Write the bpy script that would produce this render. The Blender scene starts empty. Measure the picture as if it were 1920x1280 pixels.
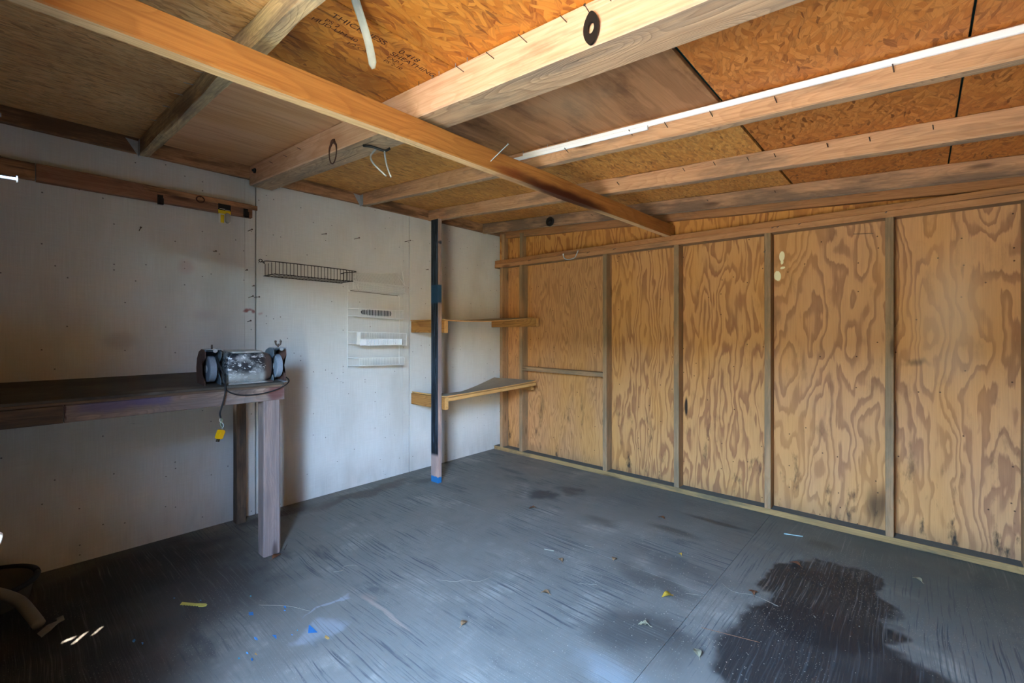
import bpy, bmesh, math, random
from mathutils import Vector, Matrix, noise as mnoise

# ------------------------------------------------------------------ camera, sky, sun, exposure
scene = bpy.context.scene
COL = scene.collection
rnd = random.Random(7)

YAW = math.degrees(math.atan2(765, 853.33))          # wall_back runs this far right of the view axis
cam_d = bpy.data.cameras.new('camera'); cam = bpy.data.objects.new('camera', cam_d); COL.objects.link(cam)
cam.location = (-3.445, -3.26, 1.2)
cam.rotation_euler = (math.radians(90), 0, math.radians(YAW - 90))
cam_d.sensor_width = 36.0; cam_d.lens = 16.0; cam_d.shift_y = -18 / 1920; cam_d.clip_start = 0.02
scene.camera = cam

vs = scene.view_settings
vs.view_transform = 'Standard'; vs.look = 'None'; vs.gamma = 1.0; vs.use_curve_mapping = False
vs.exposure = 4.2

world = bpy.data.worlds.new('sky'); scene.world = world; world.use_nodes = True
wt = world.node_tree; wt.nodes.clear()
wo = wt.nodes.new('ShaderNodeOutputWorld'); wb = wt.nodes.new('ShaderNodeBackground')
sk = wt.nodes.new('ShaderNodeTexSky'); sk.sky_type = 'NISHITA'; sk.sun_disc = False
sk.sun_elevation = math.radians(37); sk.sun_rotation = math.radians(38.9); sk.air_density = 1.0; sk.dust_density = 0.3; sk.ozone_density = 4.0
wt.links.new(sk.outputs[0], wb.inputs[0]); wb.inputs[1].default_value = 1.85
wt.links.new(wb.outputs[0], wo.inputs[0])

sun_d = bpy.data.lights.new('sun', 'SUN'); sun = bpy.data.objects.new('sun', sun_d); COL.objects.link(sun)
sun_d.energy = 8.0; sun_d.angle = math.radians(0.6); sun_d.color = (1.0, 0.85, 0.69)
SUN_DIR = Vector((-0.50, -0.62, -0.60)).normalized()
sun.rotation_euler = SUN_DIR.to_track_quat('-Z', 'Y').to_euler()
sun.location = (5, 6, 6)

# daylight portal in the doorway of the left wall (no light of its own, only guides the sky's)
DOOR_Y0, DOOR_Y1, DOOR_H = -2.20, -3.10, 1.88
po_d = bpy.data.lights.new('doorway_portal', 'AREA'); po = bpy.data.objects.new('doorway_portal', po_d); COL.objects.link(po)
po_d.shape = 'RECTANGLE'; po_d.size = DOOR_H; po_d.size_y = abs(DOOR_Y1 - DOOR_Y0); po_d.cycles.is_portal = True
po.location = (-3.70, (DOOR_Y0 + DOOR_Y1) / 2, DOOR_H / 2); po.rotation_euler = (0, math.radians(-90), 0)

# ------------------------------------------------------------------ helpers
def srgb(h):
    h = h.lstrip('#'); o = []
    for i in (0, 2, 4):
        v = int(h[i:i+2], 16) / 255
        o.append(v / 12.92 if v <= 0.04045 else ((v + 0.055) / 1.055) ** 2.4)
    return (o[0], o[1], o[2], 1.0)

def mw(o):
    return (mw(o.parent) @ o.matrix_parent_inverse @ o.matrix_basis) if o.parent else o.matrix_basis.copy()

def put(o, parent=None):
    COL.objects.link(o)
    if parent is not None:
        o.parent = parent; o.matrix_parent_inverse = mw(parent).inverted()
    return o

def tag(o, label=None, cat=None, group=None, kind=None):
    if label: o['label'] = label
    if cat: o['category'] = cat
    if group: o['group'] = group
    if kind: o['kind'] = kind
    return o

def empty(name, loc, label=None, cat=None, group=None):
    o = bpy.data.objects.new(name, None); o.empty_display_size = 0.05; o.location = loc
    COL.objects.link(o); tag(o, label, cat, group); return o

def from_bm(name, bm, mats, parent=None, mat4=None, smooth=False, centre=True):
    bmesh.ops.recalc_face_normals(bm, faces=bm.faces)
    if centre and mat4 is None:
        lo = Vector([min(v.co[i] for v in bm.verts) for i in range(3)]); hi = Vector([max(v.co[i] for v in bm.verts) for i in range(3)])
        c = Vector(((lo.x + hi.x) / 2, (lo.y + hi.y) / 2, lo.z)); mat4 = Matrix.Translation(c)
        bmesh.ops.translate(bm, verts=bm.verts, vec=-c)
    me = bpy.data.meshes.new(name); bm.to_mesh(me); bm.free()
    for m in (mats if isinstance(mats, (list, tuple)) else [mats]): me.materials.append(m)
    if smooth:
        for p in me.polygons: p.use_smooth = True
    o = bpy.data.objects.new(name, me)
    if mat4 is not None: o.matrix_basis = mat4
    return put(o, parent)

def add_box(bm, lo, hi, mi=0):
    vs_ = [bm.verts.new((x, y, z)) for x in (lo[0], hi[0]) for y in (lo[1], hi[1]) for z in (lo[2], hi[2])]
    for f in ((0,1,3,2),(4,6,7,5),(0,4,5,1),(2,3,7,6),(0,2,6,4),(1,5,7,3)):
        fc = bm.faces.new([vs_[i] for i in f]); fc.material_index = mi
    return vs_

def add_tube(bm, pts, r, n=6, cap=True, mi=0):
    pts = [Vector(p) for p in pts]; rings = []
    rr = r if isinstance(r, (list, tuple)) else [r] * len(pts)
    prev = None
    for i, p in enumerate(pts):
        t = (pts[min(i+1, len(pts)-1)] - pts[max(i-1, 0)]).normalized()
        if prev is None:
            a = Vector((0,0,1)) if abs(t.z) < 0.9 else Vector((1,0,0))
            u = t.cross(a).normalized()
        else:
            u = (prev - t * prev.dot(t))
            u = u.normalized() if u.length > 1e-6 else t.orthogonal().normalized()
        prev = u; w = t.cross(u)
        rings.append([bm.verts.new(p + (u * math.cos(2*math.pi*k/n) + w * math.sin(2*math.pi*k/n)) * rr[i]) for k in range(n)])
    for a, b in zip(rings, rings[1:]):
        for k in range(n):
            bm.faces.new((a[k], a[(k+1) % n], b[(k+1) % n], b[k])).material_index = mi
    if cap:
        bm.faces.new(rings[0][::-1]).material_index = mi; bm.faces.new(rings[-1]).material_index = mi

def smooth_pts(pts, k=6):
    P = [Vector(p) for p in pts]; P = [2*P[0]-P[1]] + P + [2*P[-1]-P[-2]]; out = []
    for i in range(1, len(P)-2):
        for j in range(k):
            t = j / k
            out.append(0.5*((2*P[i]) + (-P[i-1]+P[i+1])*t + (2*P[i-1]-5*P[i]+4*P[i+1]-P[i+2])*t*t + (-P[i-1]+3*P[i]-3*P[i+1]+P[i+2])*t**3))
    out.append(P[-2]); return out

def lumber(name, p0, p1, w, h, mat, parent=None, up=(0,0,1), under=None, seg=1, wob=0.0, bev=0.003, label=None, ends=None, top=None):
    """board from p0 to p1; local X = length, Y = width w, Z = height h. under = material of the lower face, ends = of the ends"""
    p0 = Vector(p0); p1 = Vector(p1); L = (p1-p0).length; x = (p1-p0).normalized()
    y = Vector(up).cross(x).normalized(); z = x.cross(y)
    m4 = Matrix((x, y, z)).transposed().to_4x4(); m4.translation = (p0+p1)/2
    bm = bmesh.new(); rings = []; off = rnd.random()*50
    b = min(bev, w*0.3, h*0.3)
    prof = [(-w/2+b,-h/2),(w/2-b,-h/2),(w/2,-h/2+b),(w/2,h/2-b),(w/2-b,h/2),(-w/2+b,h/2),(-w/2,h/2-b),(-w/2,-h/2+b)]
    for i in range(seg+1):
        X = -L/2 + L*i/seg; ring = []
        for k, (a, c) in enumerate(prof):
            dy = dz = 0
            if wob:
                q = Vector((X*2.2+off, k//2*3.1, off)); dy = mnoise.noise(q)*wob; dz = mnoise.noise(q+Vector((9,4,2)))*wob
            ring.append(bm.verts.new((X, a+dy, c+dz)))
        rings.append(ring)
    for a, c in zip(rings, rings[1:]):
        for k in range(8):
            f = bm.faces.new((a[k], c[k], c[(k+1)%8], a[(k+1)%8]))
            if under is not None and k == 0: f.material_index = 1
            if top is not None and k == 4: f.material_index = 1
    e0 = bm.faces.new(rings[0]); e1 = bm.faces.new(rings[-1][::-1])
    mats = [mat]
    if under is not None: mats.append(under)
    if top is not None: mats.append(top)
    if ends is not None: mats.append(ends); e0.material_index = e1.material_index = len(mats)-1
    o = from_bm(name, bm, mats, parent, m4)
    if label: o['label'] = label
    return o

def panel(name, origin, ux, uy, L, W, T, mat, parent=None, bev=0.0015, label=None, edge=None):
    """sheet: local X along ux (L), Y along uy (W), Z = thickness"""
    ux = Vector(ux).normalized(); uy = Vector(uy).normalized(); uz = ux.cross(uy)
    m4 = Matrix((ux, uy, uz)).transposed().to_4x4(); m4.translation = Vector(origin)
    bm = bmesh.new(); add_box(bm, (0,0,0), (L,W,T))
    if bev: bmesh.ops.bevel(bm, geom=list(bm.edges), offset=bev, segments=1, affect='EDGES')
    o = from_bm(name, bm, mat, parent, m4)
    if label: o['label'] = label
    return o

# ------------------------------------------------------------------ material kit
class Mat:
    def __init__(s, name, rough=0.7, spec=0.3, metal=0.0):
        s.m = bpy.data.materials.new(name); s.m.use_nodes = True; s.t = s.m.node_tree; s.t.nodes.clear()
        s.out = s.t.nodes.new('ShaderNodeOutputMaterial'); s.b = s.t.nodes.new('ShaderNodeBsdfPrincipled')
        s.t.links.new(s.b.outputs[0], s.out.inputs[0])
        s.b.inputs['Roughness'].default_value = rough; s.b.inputs['Specular IOR Level'].default_value = spec; s.b.inputs['Metallic'].default_value = metal
    def n(s, ty, ins=None, **at):
        nd = s.t.nodes.new(ty)
        for k, v in at.items(): setattr(nd, k, v)
        for k, v in (ins or {}).items(): s.set(nd.inputs[k], v)
        return nd
    def set(s, sock, v):
        if isinstance(v, bpy.types.NodeSocket): s.t.links.new(v, sock)
        else: sock.default_value = v
    def obj(s, rand=True):
        c = s.n('ShaderNodeTexCoord').outputs['Object']
        if not rand: return c
        r = s.n('ShaderNodeObjectInfo').outputs['Random']
        k = s.n('ShaderNodeVectorMath', {0: (91.7, 47.3, 63.1), 3: r}, operation='SCALE').outputs[0]
        return s.n('ShaderNodeVectorMath', {0: c, 1: k}, operation='ADD').outputs[0]
    def pos(s):
        if not hasattr(s, 'pc'): s.pc = s.n('ShaderNodeNewGeometry').outputs['Position']
        return s.pc
    def map(s, v, scale=(1,1,1), rot=(0,0,0), loc=(0,0,0)):
        return s.n('ShaderNodeMapping', {0: v, 1: loc, 2: rot, 3: scale}).outputs[0]
    two = False
    def noise(s, v, scale=5, detail=3, rough=0.55, dist=0.0):
        return s.n('ShaderNodeTexNoise', {'Vector': v, 'Scale': scale, 'Detail': detail, 'Roughness': rough, 'Distortion': dist}, noise_dimensions='2D' if s.two else '3D').outputs[0]
    def noisec(s, v, scale=5, detail=2):
        return s.n('ShaderNodeTexNoise', {'Vector': v, 'Scale': scale, 'Detail': detail}, noise_dimensions='2D' if s.two else '3D').outputs[1]
    def vor(s, v, scale=5, out='Color', feature='F1', rand=1.0):
        nd = s.n('ShaderNodeTexVoronoi', {'Vector': v, 'Scale': scale, 'Randomness': rand}, feature=feature, voronoi_dimensions='2D' if s.two else '3D'); return nd.outputs[out]
    def math(s, op, a, b=0.0, c=0.0, clamp=False):
        return s.n('ShaderNodeMath', {0: a, 1: b, 2: c}, operation=op, use_clamp=clamp).outputs[0]
    def ramp(s, f, stops, interp='LINEAR'):
        nd = s.n('ShaderNodeValToRGB', {0: f}); r = nd.color_ramp; r.interpolation = interp
        while len(r.elements) < len(stops): r.elements.new(0.5)
        for e, (p, c) in zip(r.elements, stops):
            e.position = p; e.color = c if len(c) == 4 else (*c, 1)
        return nd.outputs[0]
    def mask(s, f, a, b): # smooth 0..1 between a and b
        return s.n('ShaderNodeMapRange', {0: f, 1: a, 2: b}, interpolation_type='SMOOTHSTEP').outputs[0]
    def mix(s, f, a, b, blend='MIX'):
        nd = s.n('ShaderNodeMix', {0: f, 6: a, 7: b}, data_type='RGBA', blend_type=blend); return nd.outputs[2]
    def add(s, a, b): return s.n('ShaderNodeVectorMath', {0: a, 1: b}, operation='ADD').outputs[0]
    def vscale(s, a, k): return s.n('ShaderNodeVectorMath', {0: a, 3: k}, operation='SCALE').outputs[0]
    def sep(s, v): return s.n('ShaderNodeSeparateXYZ', {0: v}).outputs
    def spot(s, p, c, r, soft=0.5, warp=0.0, wscale=6.0):
        """1 inside an ellipsoid of radii r round c, ragged by noise"""
        if warp:
            if not hasattr(s, 'wc'): s.wc = {}
            key = (p.as_pointer(), warp, wscale)
            if key not in s.wc:
                q = s.n('ShaderNodeVectorMath', {0: s.noisec(p, wscale, 3), 1: (0.5,0.5,0.5)}, operation='SUBTRACT').outputs[0]
                s.wc[key] = s.add(p, s.vscale(q, warp))
            p = s.wc[key]
        d = s.n('ShaderNodeVectorMath', {0: p, 1: c}, operation='SUBTRACT').outputs[0]
        d = s.n('ShaderNodeVectorMath', {0: d, 1: r}, operation='DIVIDE').outputs[0]
        l = s.n('ShaderNodeVectorMath', {0: d}, operation='LENGTH').outputs['Value']
        return s.mask(l, 1.0, 1.0 - soft)
    def bump(s, h, strength=0.3, dist=0.002):
        nd = s.n('ShaderNodeBump', {'Height': h, 'Strength': strength, 'Distance': dist}); s.set(s.b.inputs['Normal'], nd.outputs[0])
    def col(s, c): s.set(s.b.inputs['Base Color'], c); return s
    def done(s): return s.m

def plain(name, hexc, rough=0.6, metal=0.0, var=0.12, scale=30, spec=0.4):
    k = Mat(name, rough, spec, metal); c = srgb(hexc)
    d = tuple(v*(1-var*2) for v in c[:3]) + (1,)
    k.col(k.mix(k.noise(k.obj(), scale, 4), d, c)); return k.done()

def pine(name, light, dark, grey=None, greyamt=0.0, rings=26.0, knots=1.0, rough=0.75, stains=None, bumps=0.35, bs=0.26):
    """sawn softwood: growth rings stretched along local X, knots, patches of grey weathering"""
    k = Mat(name, rough, 0.25); o = k.obj()
    warp = k.vscale(k.noisec(k.map(o, (0.9, 3, 3)), 2.0, 2), 0.16)
    kn = k.vor(k.map(o, (1.5, 6.0, 6.0)), 1.35, 'Distance')
    knm = k.mask(kn, 0.17, 0.06)
    v = k.add(k.map(o, (0.35, 1, 1)), warp)
    f = k.noise(k.map(v, (0.5, 1, 1)), 5.5, 1.0, 0.4)
    push = k.math('MULTIPLY', k.mask(kn, 0.5, 0.0), 0.22*knots)
    f = k.math('ADD', f, push)
    s = k.math('FRACT', k.math('MULTIPLY', f, rings))
    band = k.ramp(s, [(0, (0,0,0)), (0.55, (0.35,)*3), (0.9, (1,)*3), (1.0, (0,0,0))])
    fib = k.noise(k.map(o, (3, 150, 150)), 1.0, 3, 0.65)
    c = k.mix(k.math('MULTIPLY', band, bs), srgb(light), srgb(dark))
    c = k.mix(k.math('MULTIPLY', k.mask(fib, 0.35, 0.75), 0.5), c, srgb(dark))
    big = k.noise(k.map(o, (1.2, 3, 3)), 2.5, 3)
    c = k.mix(k.mask(big, 0.45, 0.8), c, k.mix(0.5, c, srgb(dark)))
    if grey:
        g = k.mask(k.noise(k.map(o, (1.0, 5, 5)), 2.2, 5, 0.65), 0.62-greyamt*0.5, 0.86-greyamt*0.5)
        c = k.mix(k.math('MULTIPLY', g, 0.8), c, k.mix(fib, srgb(grey), tuple(x*0.5 for x in srgb(grey)[:3])+(1,)))
    c = k.mix(k.math('MULTIPLY', knm, 0.75*knots), c, tuple(x*0.35 for x in srgb(dark)[:3])+(1,))
    crack = k.mask(k.noise(k.map(o, (1.6, 60, 60)), 1.0, 2, 0.5), 0.30, 0.24)
    c = k.mix(k.math('MULTIPLY', crack, 0.6), c, (0.02,0.013,0.008,1))
    if stains: c = stains(k, c)
    k.col(c); k.bump(k.math('ADD', k.math('MULTIPLY', fib, 0.6), k.math('MULTIPLY', band, -0.3)), bumps, 0.002)
    return k.done()

def ply(name, light, dark, sx=2.4, sy=0.42, rings=11.0, overlay=None, dirt=True, fine=0.4, contrast=0.88):
    """rotary-cut plywood: contour bands of a slow field, grain along local Y"""
    k = Mat(name, 0.72, 0.25); k.two = True; o = k.obj()
    w = k.vscale(k.noisec(k.map(o, (1.5, 0.7, 1)), 3.0, 3), 0.10)
    q = k.map(k.add(o, w), (sx, sy, 1))
    f = k.noise(q, 1.0, 3.0, 0.45)
    jag = k.noise(k.map(o, (75, 3.0, 1)), 1.0, 3, 0.6)
    f = k.math('ADD', f, k.math('MULTIPLY', k.math('SUBTRACT', jag, 0.5), 0.034))
    s = k.math('FRACT', k.math('MULTIPLY', f, rings))
    band = k.ramp(s, [(0.0, (0.0,)*3), (0.10, (1.0,)*3), (0.36, (0.8,)*3), (0.50, (0.15,)*3), (0.8, (0.0,)*3)])
    c = k.mix(k.math('MULTIPLY', band, contrast), srgb(light), srgb(dark))
    fib = k.noise(k.map(o, (160, 5, 1)), 1.0, 3, 0.6)
    c = k.mix(k.math('MULTIPLY', fib, fine), c, tuple(x*0.55 for x in srgb(dark)[:3])+(1,))
    amb = k.noise(k.map(o, (2.2, 0.8, 1)), 1.3, 2)
    c = k.mix(k.mask(amb, 0.42, 0.72), c, k.mix(0.35, c, srgb('#c98a3c')))
    if dirt:
        z = k.sep(k.pos())[2]
        d = k.noise(k.map(o, (7, 2.0, 1)), 1.6, 5, 0.65)
        dm = k.math('MULTIPLY', k.mask(d, 0.56, 0.74), k.math('ADD', 0.25, k.mask(z, 0.75, 0.05)))
        c = k.mix(k.math('MULTIPLY', dm, 0.8, clamp=True), c, srgb('#33261a'))
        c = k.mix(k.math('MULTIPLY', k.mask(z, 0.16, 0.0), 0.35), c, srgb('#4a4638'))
        sp = k.vor(o, 11.0, 'Distance'); sr = k.sep(k.vor(o, 11.0, 'Color'))[0]; c = k.mix(k.math('MULTIPLY', k.math('MULTIPLY', k.mask(sp, 0.055, 0.03), k.math('GREATER_THAN', sr, 0.82)), 0.8), c, srgb('#2a1a10'))
    if overlay: c = overlay(k, c)
    k.col(c); k.bump(k.math('SUBTRACT', fib, k.math('MULTIPLY', band, 0.4)), 0.25, 0.0015); return k.done()

def osb(name, cols, fsize=0.75, flow=0.0, dark=0.0, stain=None, rough=0.6):
    """pressed wafer board: three layers of long flakes at different angles"""
    k = Mat(name, rough, 0.35); k.two = True; o = k.obj()
    w = k.vscale(k.noisec(o, 9.0, 2), 0.035); o2 = k.add(o, w)
    stops = [(i/(len(cols)-1), srgb(h)) for i, h in enumerate(cols)]
    c = None; hsum = None
    for i, (ang, sc) in enumerate(((0.15, 1.0), (1.15, 1.15), (-0.75, 1.3), (0.45, 1.7), (-0.25, 2.3))):
        a = ang*(1-flow)
        v = k.map(k.map(o2, (1,1,0), (0,0,a), (i*3.7, i*1.9, 0)), (6.0*sc/fsize, 24.0*sc/fsize, 1))
        col = k.sep(k.vor(v, 1.0, 'Color')); edge = k.vor(v, 1.0, 'Distance')
        fib = k.noise(k.map(v, (0.9, 5.5, 1)), 1.0, 3, 0.7)
        fc = k.ramp(k.math('ADD', 0.08, k.math('ADD', k.math('MULTIPLY', col[0], 0.7), k.math('MULTIPLY', fib, 0.42))), stops)
        fc = k.mix(k.math('MULTIPLY', k.mask(edge, 0.45, 0.75), 0.35), fc, stops[0][1])
        if c is None: c = fc; hsum = col[1]
        else:
            m = k.math('GREATER_THAN', col[1], 0.60)
            c = k.mix(m, c, fc); hsum = k.mix(m, hsum, col[2])
    fl = k.map(o2, (14/fsize, 70/fsize, 1), (0,0,0.5)); d = k.sep(k.vor(fl, 1.0, 'Color'))
    c = k.mix(k.math('MULTIPLY', k.math('GREATER_THAN', d[0], 0.985), 0.6), c, srgb('#5a2a12'))
    big = k.noise(o, 2.2, 3); c = k.mix(k.mask(big, 0.40, 0.75), c, k.mix(0.35, c, stops[0][1]))
    if dark: c = k.mix(dark, c, srgb('#2a1a0e'))
    if stain: c = stain(k, c)
    k.col(c); k.bump(hsum, 0.35, 0.0015); return k.done()

# ------------------------------------------------------------------ materials
DZ0, DS = 2.272, 0.068                       # underside of the roof deck: z = DZ0 + DS*y
def deck(y, d=0.0): return DZ0 + DS*y - d

M = {}
M['rafter'] = pine('rafter_pine', '#c89a72', '#875937', grey='#8c7058', greyamt=0.3, knots=1.3)
M['rafter_dark'] = pine('rafter_stained', '#bb8e68', '#7d5636', grey='#6b5848', greyamt=0.55)
M['rafter_under'] = pine('rafter_weathered', '#c9a680', '#86654a', grey='#a08972', greyamt=0.4, rings=30, bumps=0.8, bs=0.6)
M['bark'] = pine('rafter_waney', '#d9b987', '#6b4f38', grey='#84705c', greyamt=0.4, rings=20, knots=1.6, bumps=0.9)
M['big_side'] = pine('rafter_pale_side', '#dfb492', '#b48058', grey='#a07850', greyamt=0.12, rings=12, knots=1.0)
M['header'] = pine('header_dark', '#bd8c62', '#7a5132', grey='#543c2a', greyamt=0.45)
M['stud'] = pine('stud_grey', '#ad865e', '#7b5a3a', grey='#8a7558', greyamt=0.5, rings=18)
M['plate'] = pine('plate_brown', '#b0794a', '#7d4f2b', grey='#80664d', greyamt=0.25)
M['plate_lo'] = pine('plate_pink', '#b98557', '#8f5d38', grey='#80664d', greyamt=0.15)
M['sole'] = pine('sole_yellow', '#a5814f', '#6f5534', grey='#5c5846', greyamt=0.35)
M['sole_top'] = plain('sole_dusty_top', '#5d5b50', 0.9, var=0.2)
M['cleat'] = pine('cleat_yellow', '#aa7a40', '#66401c', rings=22, knots=1.4, bs=0.5)
M['rail'] = pine('rail_pine', '#cb9c5e', '#976a36', rings=20)
M['ledger'] = pine('ledger_red_brown', '#a87a5c', '#6e4832', grey='#574234', greyamt=0.3)

def beam_stain(k, c):
    p = k.pos()
    m = k.spot(p, (-1.45, -1.875, 1.92), (0.62, 0.10, 0.050), 0.6, 0.06, 4.0)
    c = k.mix(k.math('MULTIPLY', m, 0.95), c, srgb('#3c0e06'))
    m2 = k.spot(p, (-1.9, -1.875, 1.93), (0.16, 0.1, 0.04), 0.9, 0.05, 9.0)
    c = k.mix(k.math('MULTIPLY', m2, 0.55), c, srgb('#6a1c08'))
    m3 = k.spot(p, (-1.0, -1.84, 1.89), (0.9, 0.1, 0.02), 0.8, 0.05, 9.0)
    return k.mix(k.math('MULTIPLY', m3, 0.5), c, srgb('#5c2a20'))
M['beam'] = pine('crossbeam_orange', '#b2773c', '#7f4c20', rings=12, knots=1.3, stains=beam_stain, bumps=0.3, rough=0.65, bs=0.35)
M['beam_under'] = pine('crossbeam_edge', '#e8bf8a', '#b88450', rings=16, knots=0.5, stains=beam_stain)

def plaster_and_marks(k, c):
    p = k.pos()
    for cc, r in (((0,-2.577,1.703),(0.05,0.018,0.035)), ((0,-2.578,1.665),(0.05,0.009,0.018)), ((0,-2.582,1.625),(0.05,0.016,0.009)), ((0,-2.553,1.572),(0.05,0.02,0.035))):
        c = k.mix(k.spot(p, cc, r, 0.15, 0.02, 40), c, srgb('#e6dcae'))
    m = k.spot(p, (0,-1.945,0.63), (0.1,0.012,0.09), 0.5, 0.03, 20); c = k.mix(m, c, srgb('#2b1c10'))
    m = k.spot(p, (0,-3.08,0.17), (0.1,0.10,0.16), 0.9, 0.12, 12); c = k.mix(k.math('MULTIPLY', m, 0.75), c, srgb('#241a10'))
    m = k.spot(p, (0,-3.25,1.02), (0.1,0.09,0.03), 0.9, 0.08, 20); c = k.mix(k.math('MULTIPLY', m, 0.6), c, srgb('#2c2118'))
    m = k.spot(p, (0,-3.38,1.30), (0.2,0.26,0.55), 0.95, 0.2, 4); c = k.mix(k.math('MULTIPLY', m, 0.5), c, srgb('#cdb497'))  # broad pale patch on the rightmost sheet
    return c
M['ply_fine'] = ply('plywood_fine', '#cd945c', '#966440', sx=9.5, sy=1.0, rings=12, overlay=plaster_and_marks, contrast=0.6)
M['ply_mid'] = ply('plywood_banded', '#cf965a', '#95603c', sx=5.5, sy=0.75, rings=12, overlay=plaster_and_marks)
M['ply_big'] = ply('plywood_islands', '#d09a66', '#9a6a4a', sx=3.6, sy=0.95, rings=12, overlay=plaster_and_marks)
M['ply_gable'] = ply('plywood_gable', '#d2924c', '#96592a', sx=6.0, sy=1.6, rings=8, dirt=False)
M['ply_roof'] = ply('plywood_roof', '#eeb686', '#cc9060', sx=9.0, sy=0.5, rings=5, dirt=False, fine=0.5, contrast=0.5)
def wet(k, c):
    p = k.pos()
    m = k.noise(k.map(k.obj(), (2.5, 1.2, 1)), 2.4, 5, 0.65)
    c = k.mix(k.math('MULTIPLY', k.mask(m, 0.45, 0.72), 0.6), c, srgb('#4f3320'))
    m2 = k.spot(p, (-1.9,-2.2,2.12), (0.22,0.25,0.3), 0.9, 0.2, 5); return k.mix(k.math('MULTIPLY', m2, 0.35), c, srgb('#b99a78'))
M['ply_roof_dark'] = ply('plywood_roof_brown', '#b98458', '#875a38', sx=8.0, sy=0.6, rings=4, dirt=False, fine=0.5, contrast=0.45, overlay=wet)
OSBC = ['#84420f', '#b0641c', '#c67826', '#d28834', '#945018']
M['osb'] = osb('osb_amber', OSBC)
M['osb2'] = osb('osb_brown', ['#8a4a1c', '#b86a2a', '#c87a34', '#d68a42', '#9a5622'], 0.6)
M['osb_left'] = osb('osb_weathered', ['#a86c36', '#dc9c5a', '#eaae6c', '#f2be80', '#ba7e44'], 0.42, flow=0.75)
M['osb_far'] = osb('osb_far', ['#9a6028', '#c8843a', '#d8964a', '#e4a85c', '#aa6c2e'], 0.55, flow=0.6)

def wallstain(k, c):
    p = k.pos()
    for cc, r, h, a in (((-2.401,0,1.34),(0.020,0.1,0.018),'#7e2a22',0.85), ((-2.378,0,1.345),(0.03,0.1,0.010),'#8a3028',0.7), ((-2.355,0,1.335),(0.016,0.1,0.020),'#7e2a22',0.8), ((-2.312,0,1.325),(0.02,0.1,0.016),'#a8584e',0.4),
                        ((-3.022,0,1.15),(0.10,0.1,0.07),'#6c4d55',0.25), ((-2.72,0,1.59),(0.06,0.1,0.06),'#b98a84',0.4), ((-2.62,0,1.30),(0.09,0.1,0.05),'#a99aa0',0.3)):
        c = k.mix(k.math('MULTIPLY', k.spot(p, cc, r, 0.75, 0.03, 16), a), c, srgb(h))
    return c
def wall_mat():
    k = Mat('painted_hardboard', 0.55, 0.35); p = k.pos(); v = k.map(p, (1, 0, 1))
    vert = k.noise(k.map(v, (230, 1, 6)), 1.0, 3, 0.6); hori = k.noise(k.map(v, (9, 1, 260)), 1.0, 3, 0.6)
    weave = k.math('ADD', k.math('MULTIPLY', vert, 0.62), k.math('MULTIPLY', hori, 0.48))
    c = k.mix(k.mask(weave, 0.40, 0.72), srgb('#c9c7be'), srgb('#d3d2ca'))
    big = k.noise(k.map(v, (1, 1, 0.5)), 2.2, 4); c = k.mix(k.math('MULTIPLY', k.mask(big, 0.45, 0.75), 0.4), c, srgb('#a39d8d'))
    dash = k.math('MULTIPLY', k.mask(k.noise(k.map(v, (9, 1, 60)), 1.0, 3, 0.6), 0.70, 0.76), k.mask(k.noise(v, 3.5, 2), 0.5, 0.6))
    c = k.mix(k.math('MULTIPLY', dash, 0.75), c, srgb('#4c4840'))
    dv = k.math('MULTIPLY', k.mask(k.noise(k.map(v, (60, 1, 5)), 1.0, 3, 0.6), 0.70, 0.76), k.mask(k.noise(v, 2.3, 3), 0.52, 0.62))
    c = k.mix(k.math('MULTIPLY', dv, 0.7), c, srgb('#57524a'))
    v2 = k.n('ShaderNodeCombineXYZ', {0: k.sep(p)[0], 1: k.sep(p)[2]}).outputs[0]; k.two = True; sp = k.vor(v2, 22.0, 'Distance'); sr = k.sep(k.vor(v2, 22.0, 'Color'))[0]; k.two = False; c = k.mix(k.math('MULTIPLY', k.math('MULTIPLY', k.mask(sp, 0.10, 0.05), k.math('GREATER_THAN', sr, 0.94)), 0.8), c, srgb('#3a332c'))
    z = k.sep(p)[2]
    drt = k.math('MULTIPLY', k.mask(z, 0.30, 0.0), k.noise(k.map(v, (6, 1, 2)), 2.0, 4)); c = k.mix(k.math('MULTIPLY', drt, 0.6), c, srgb('#6d6a60'))
    c = wallstain(k, c); k.col(c); k.bump(weave, 0.12, 0.001); return k.done()
M['wall'] = wall_mat()

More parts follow.
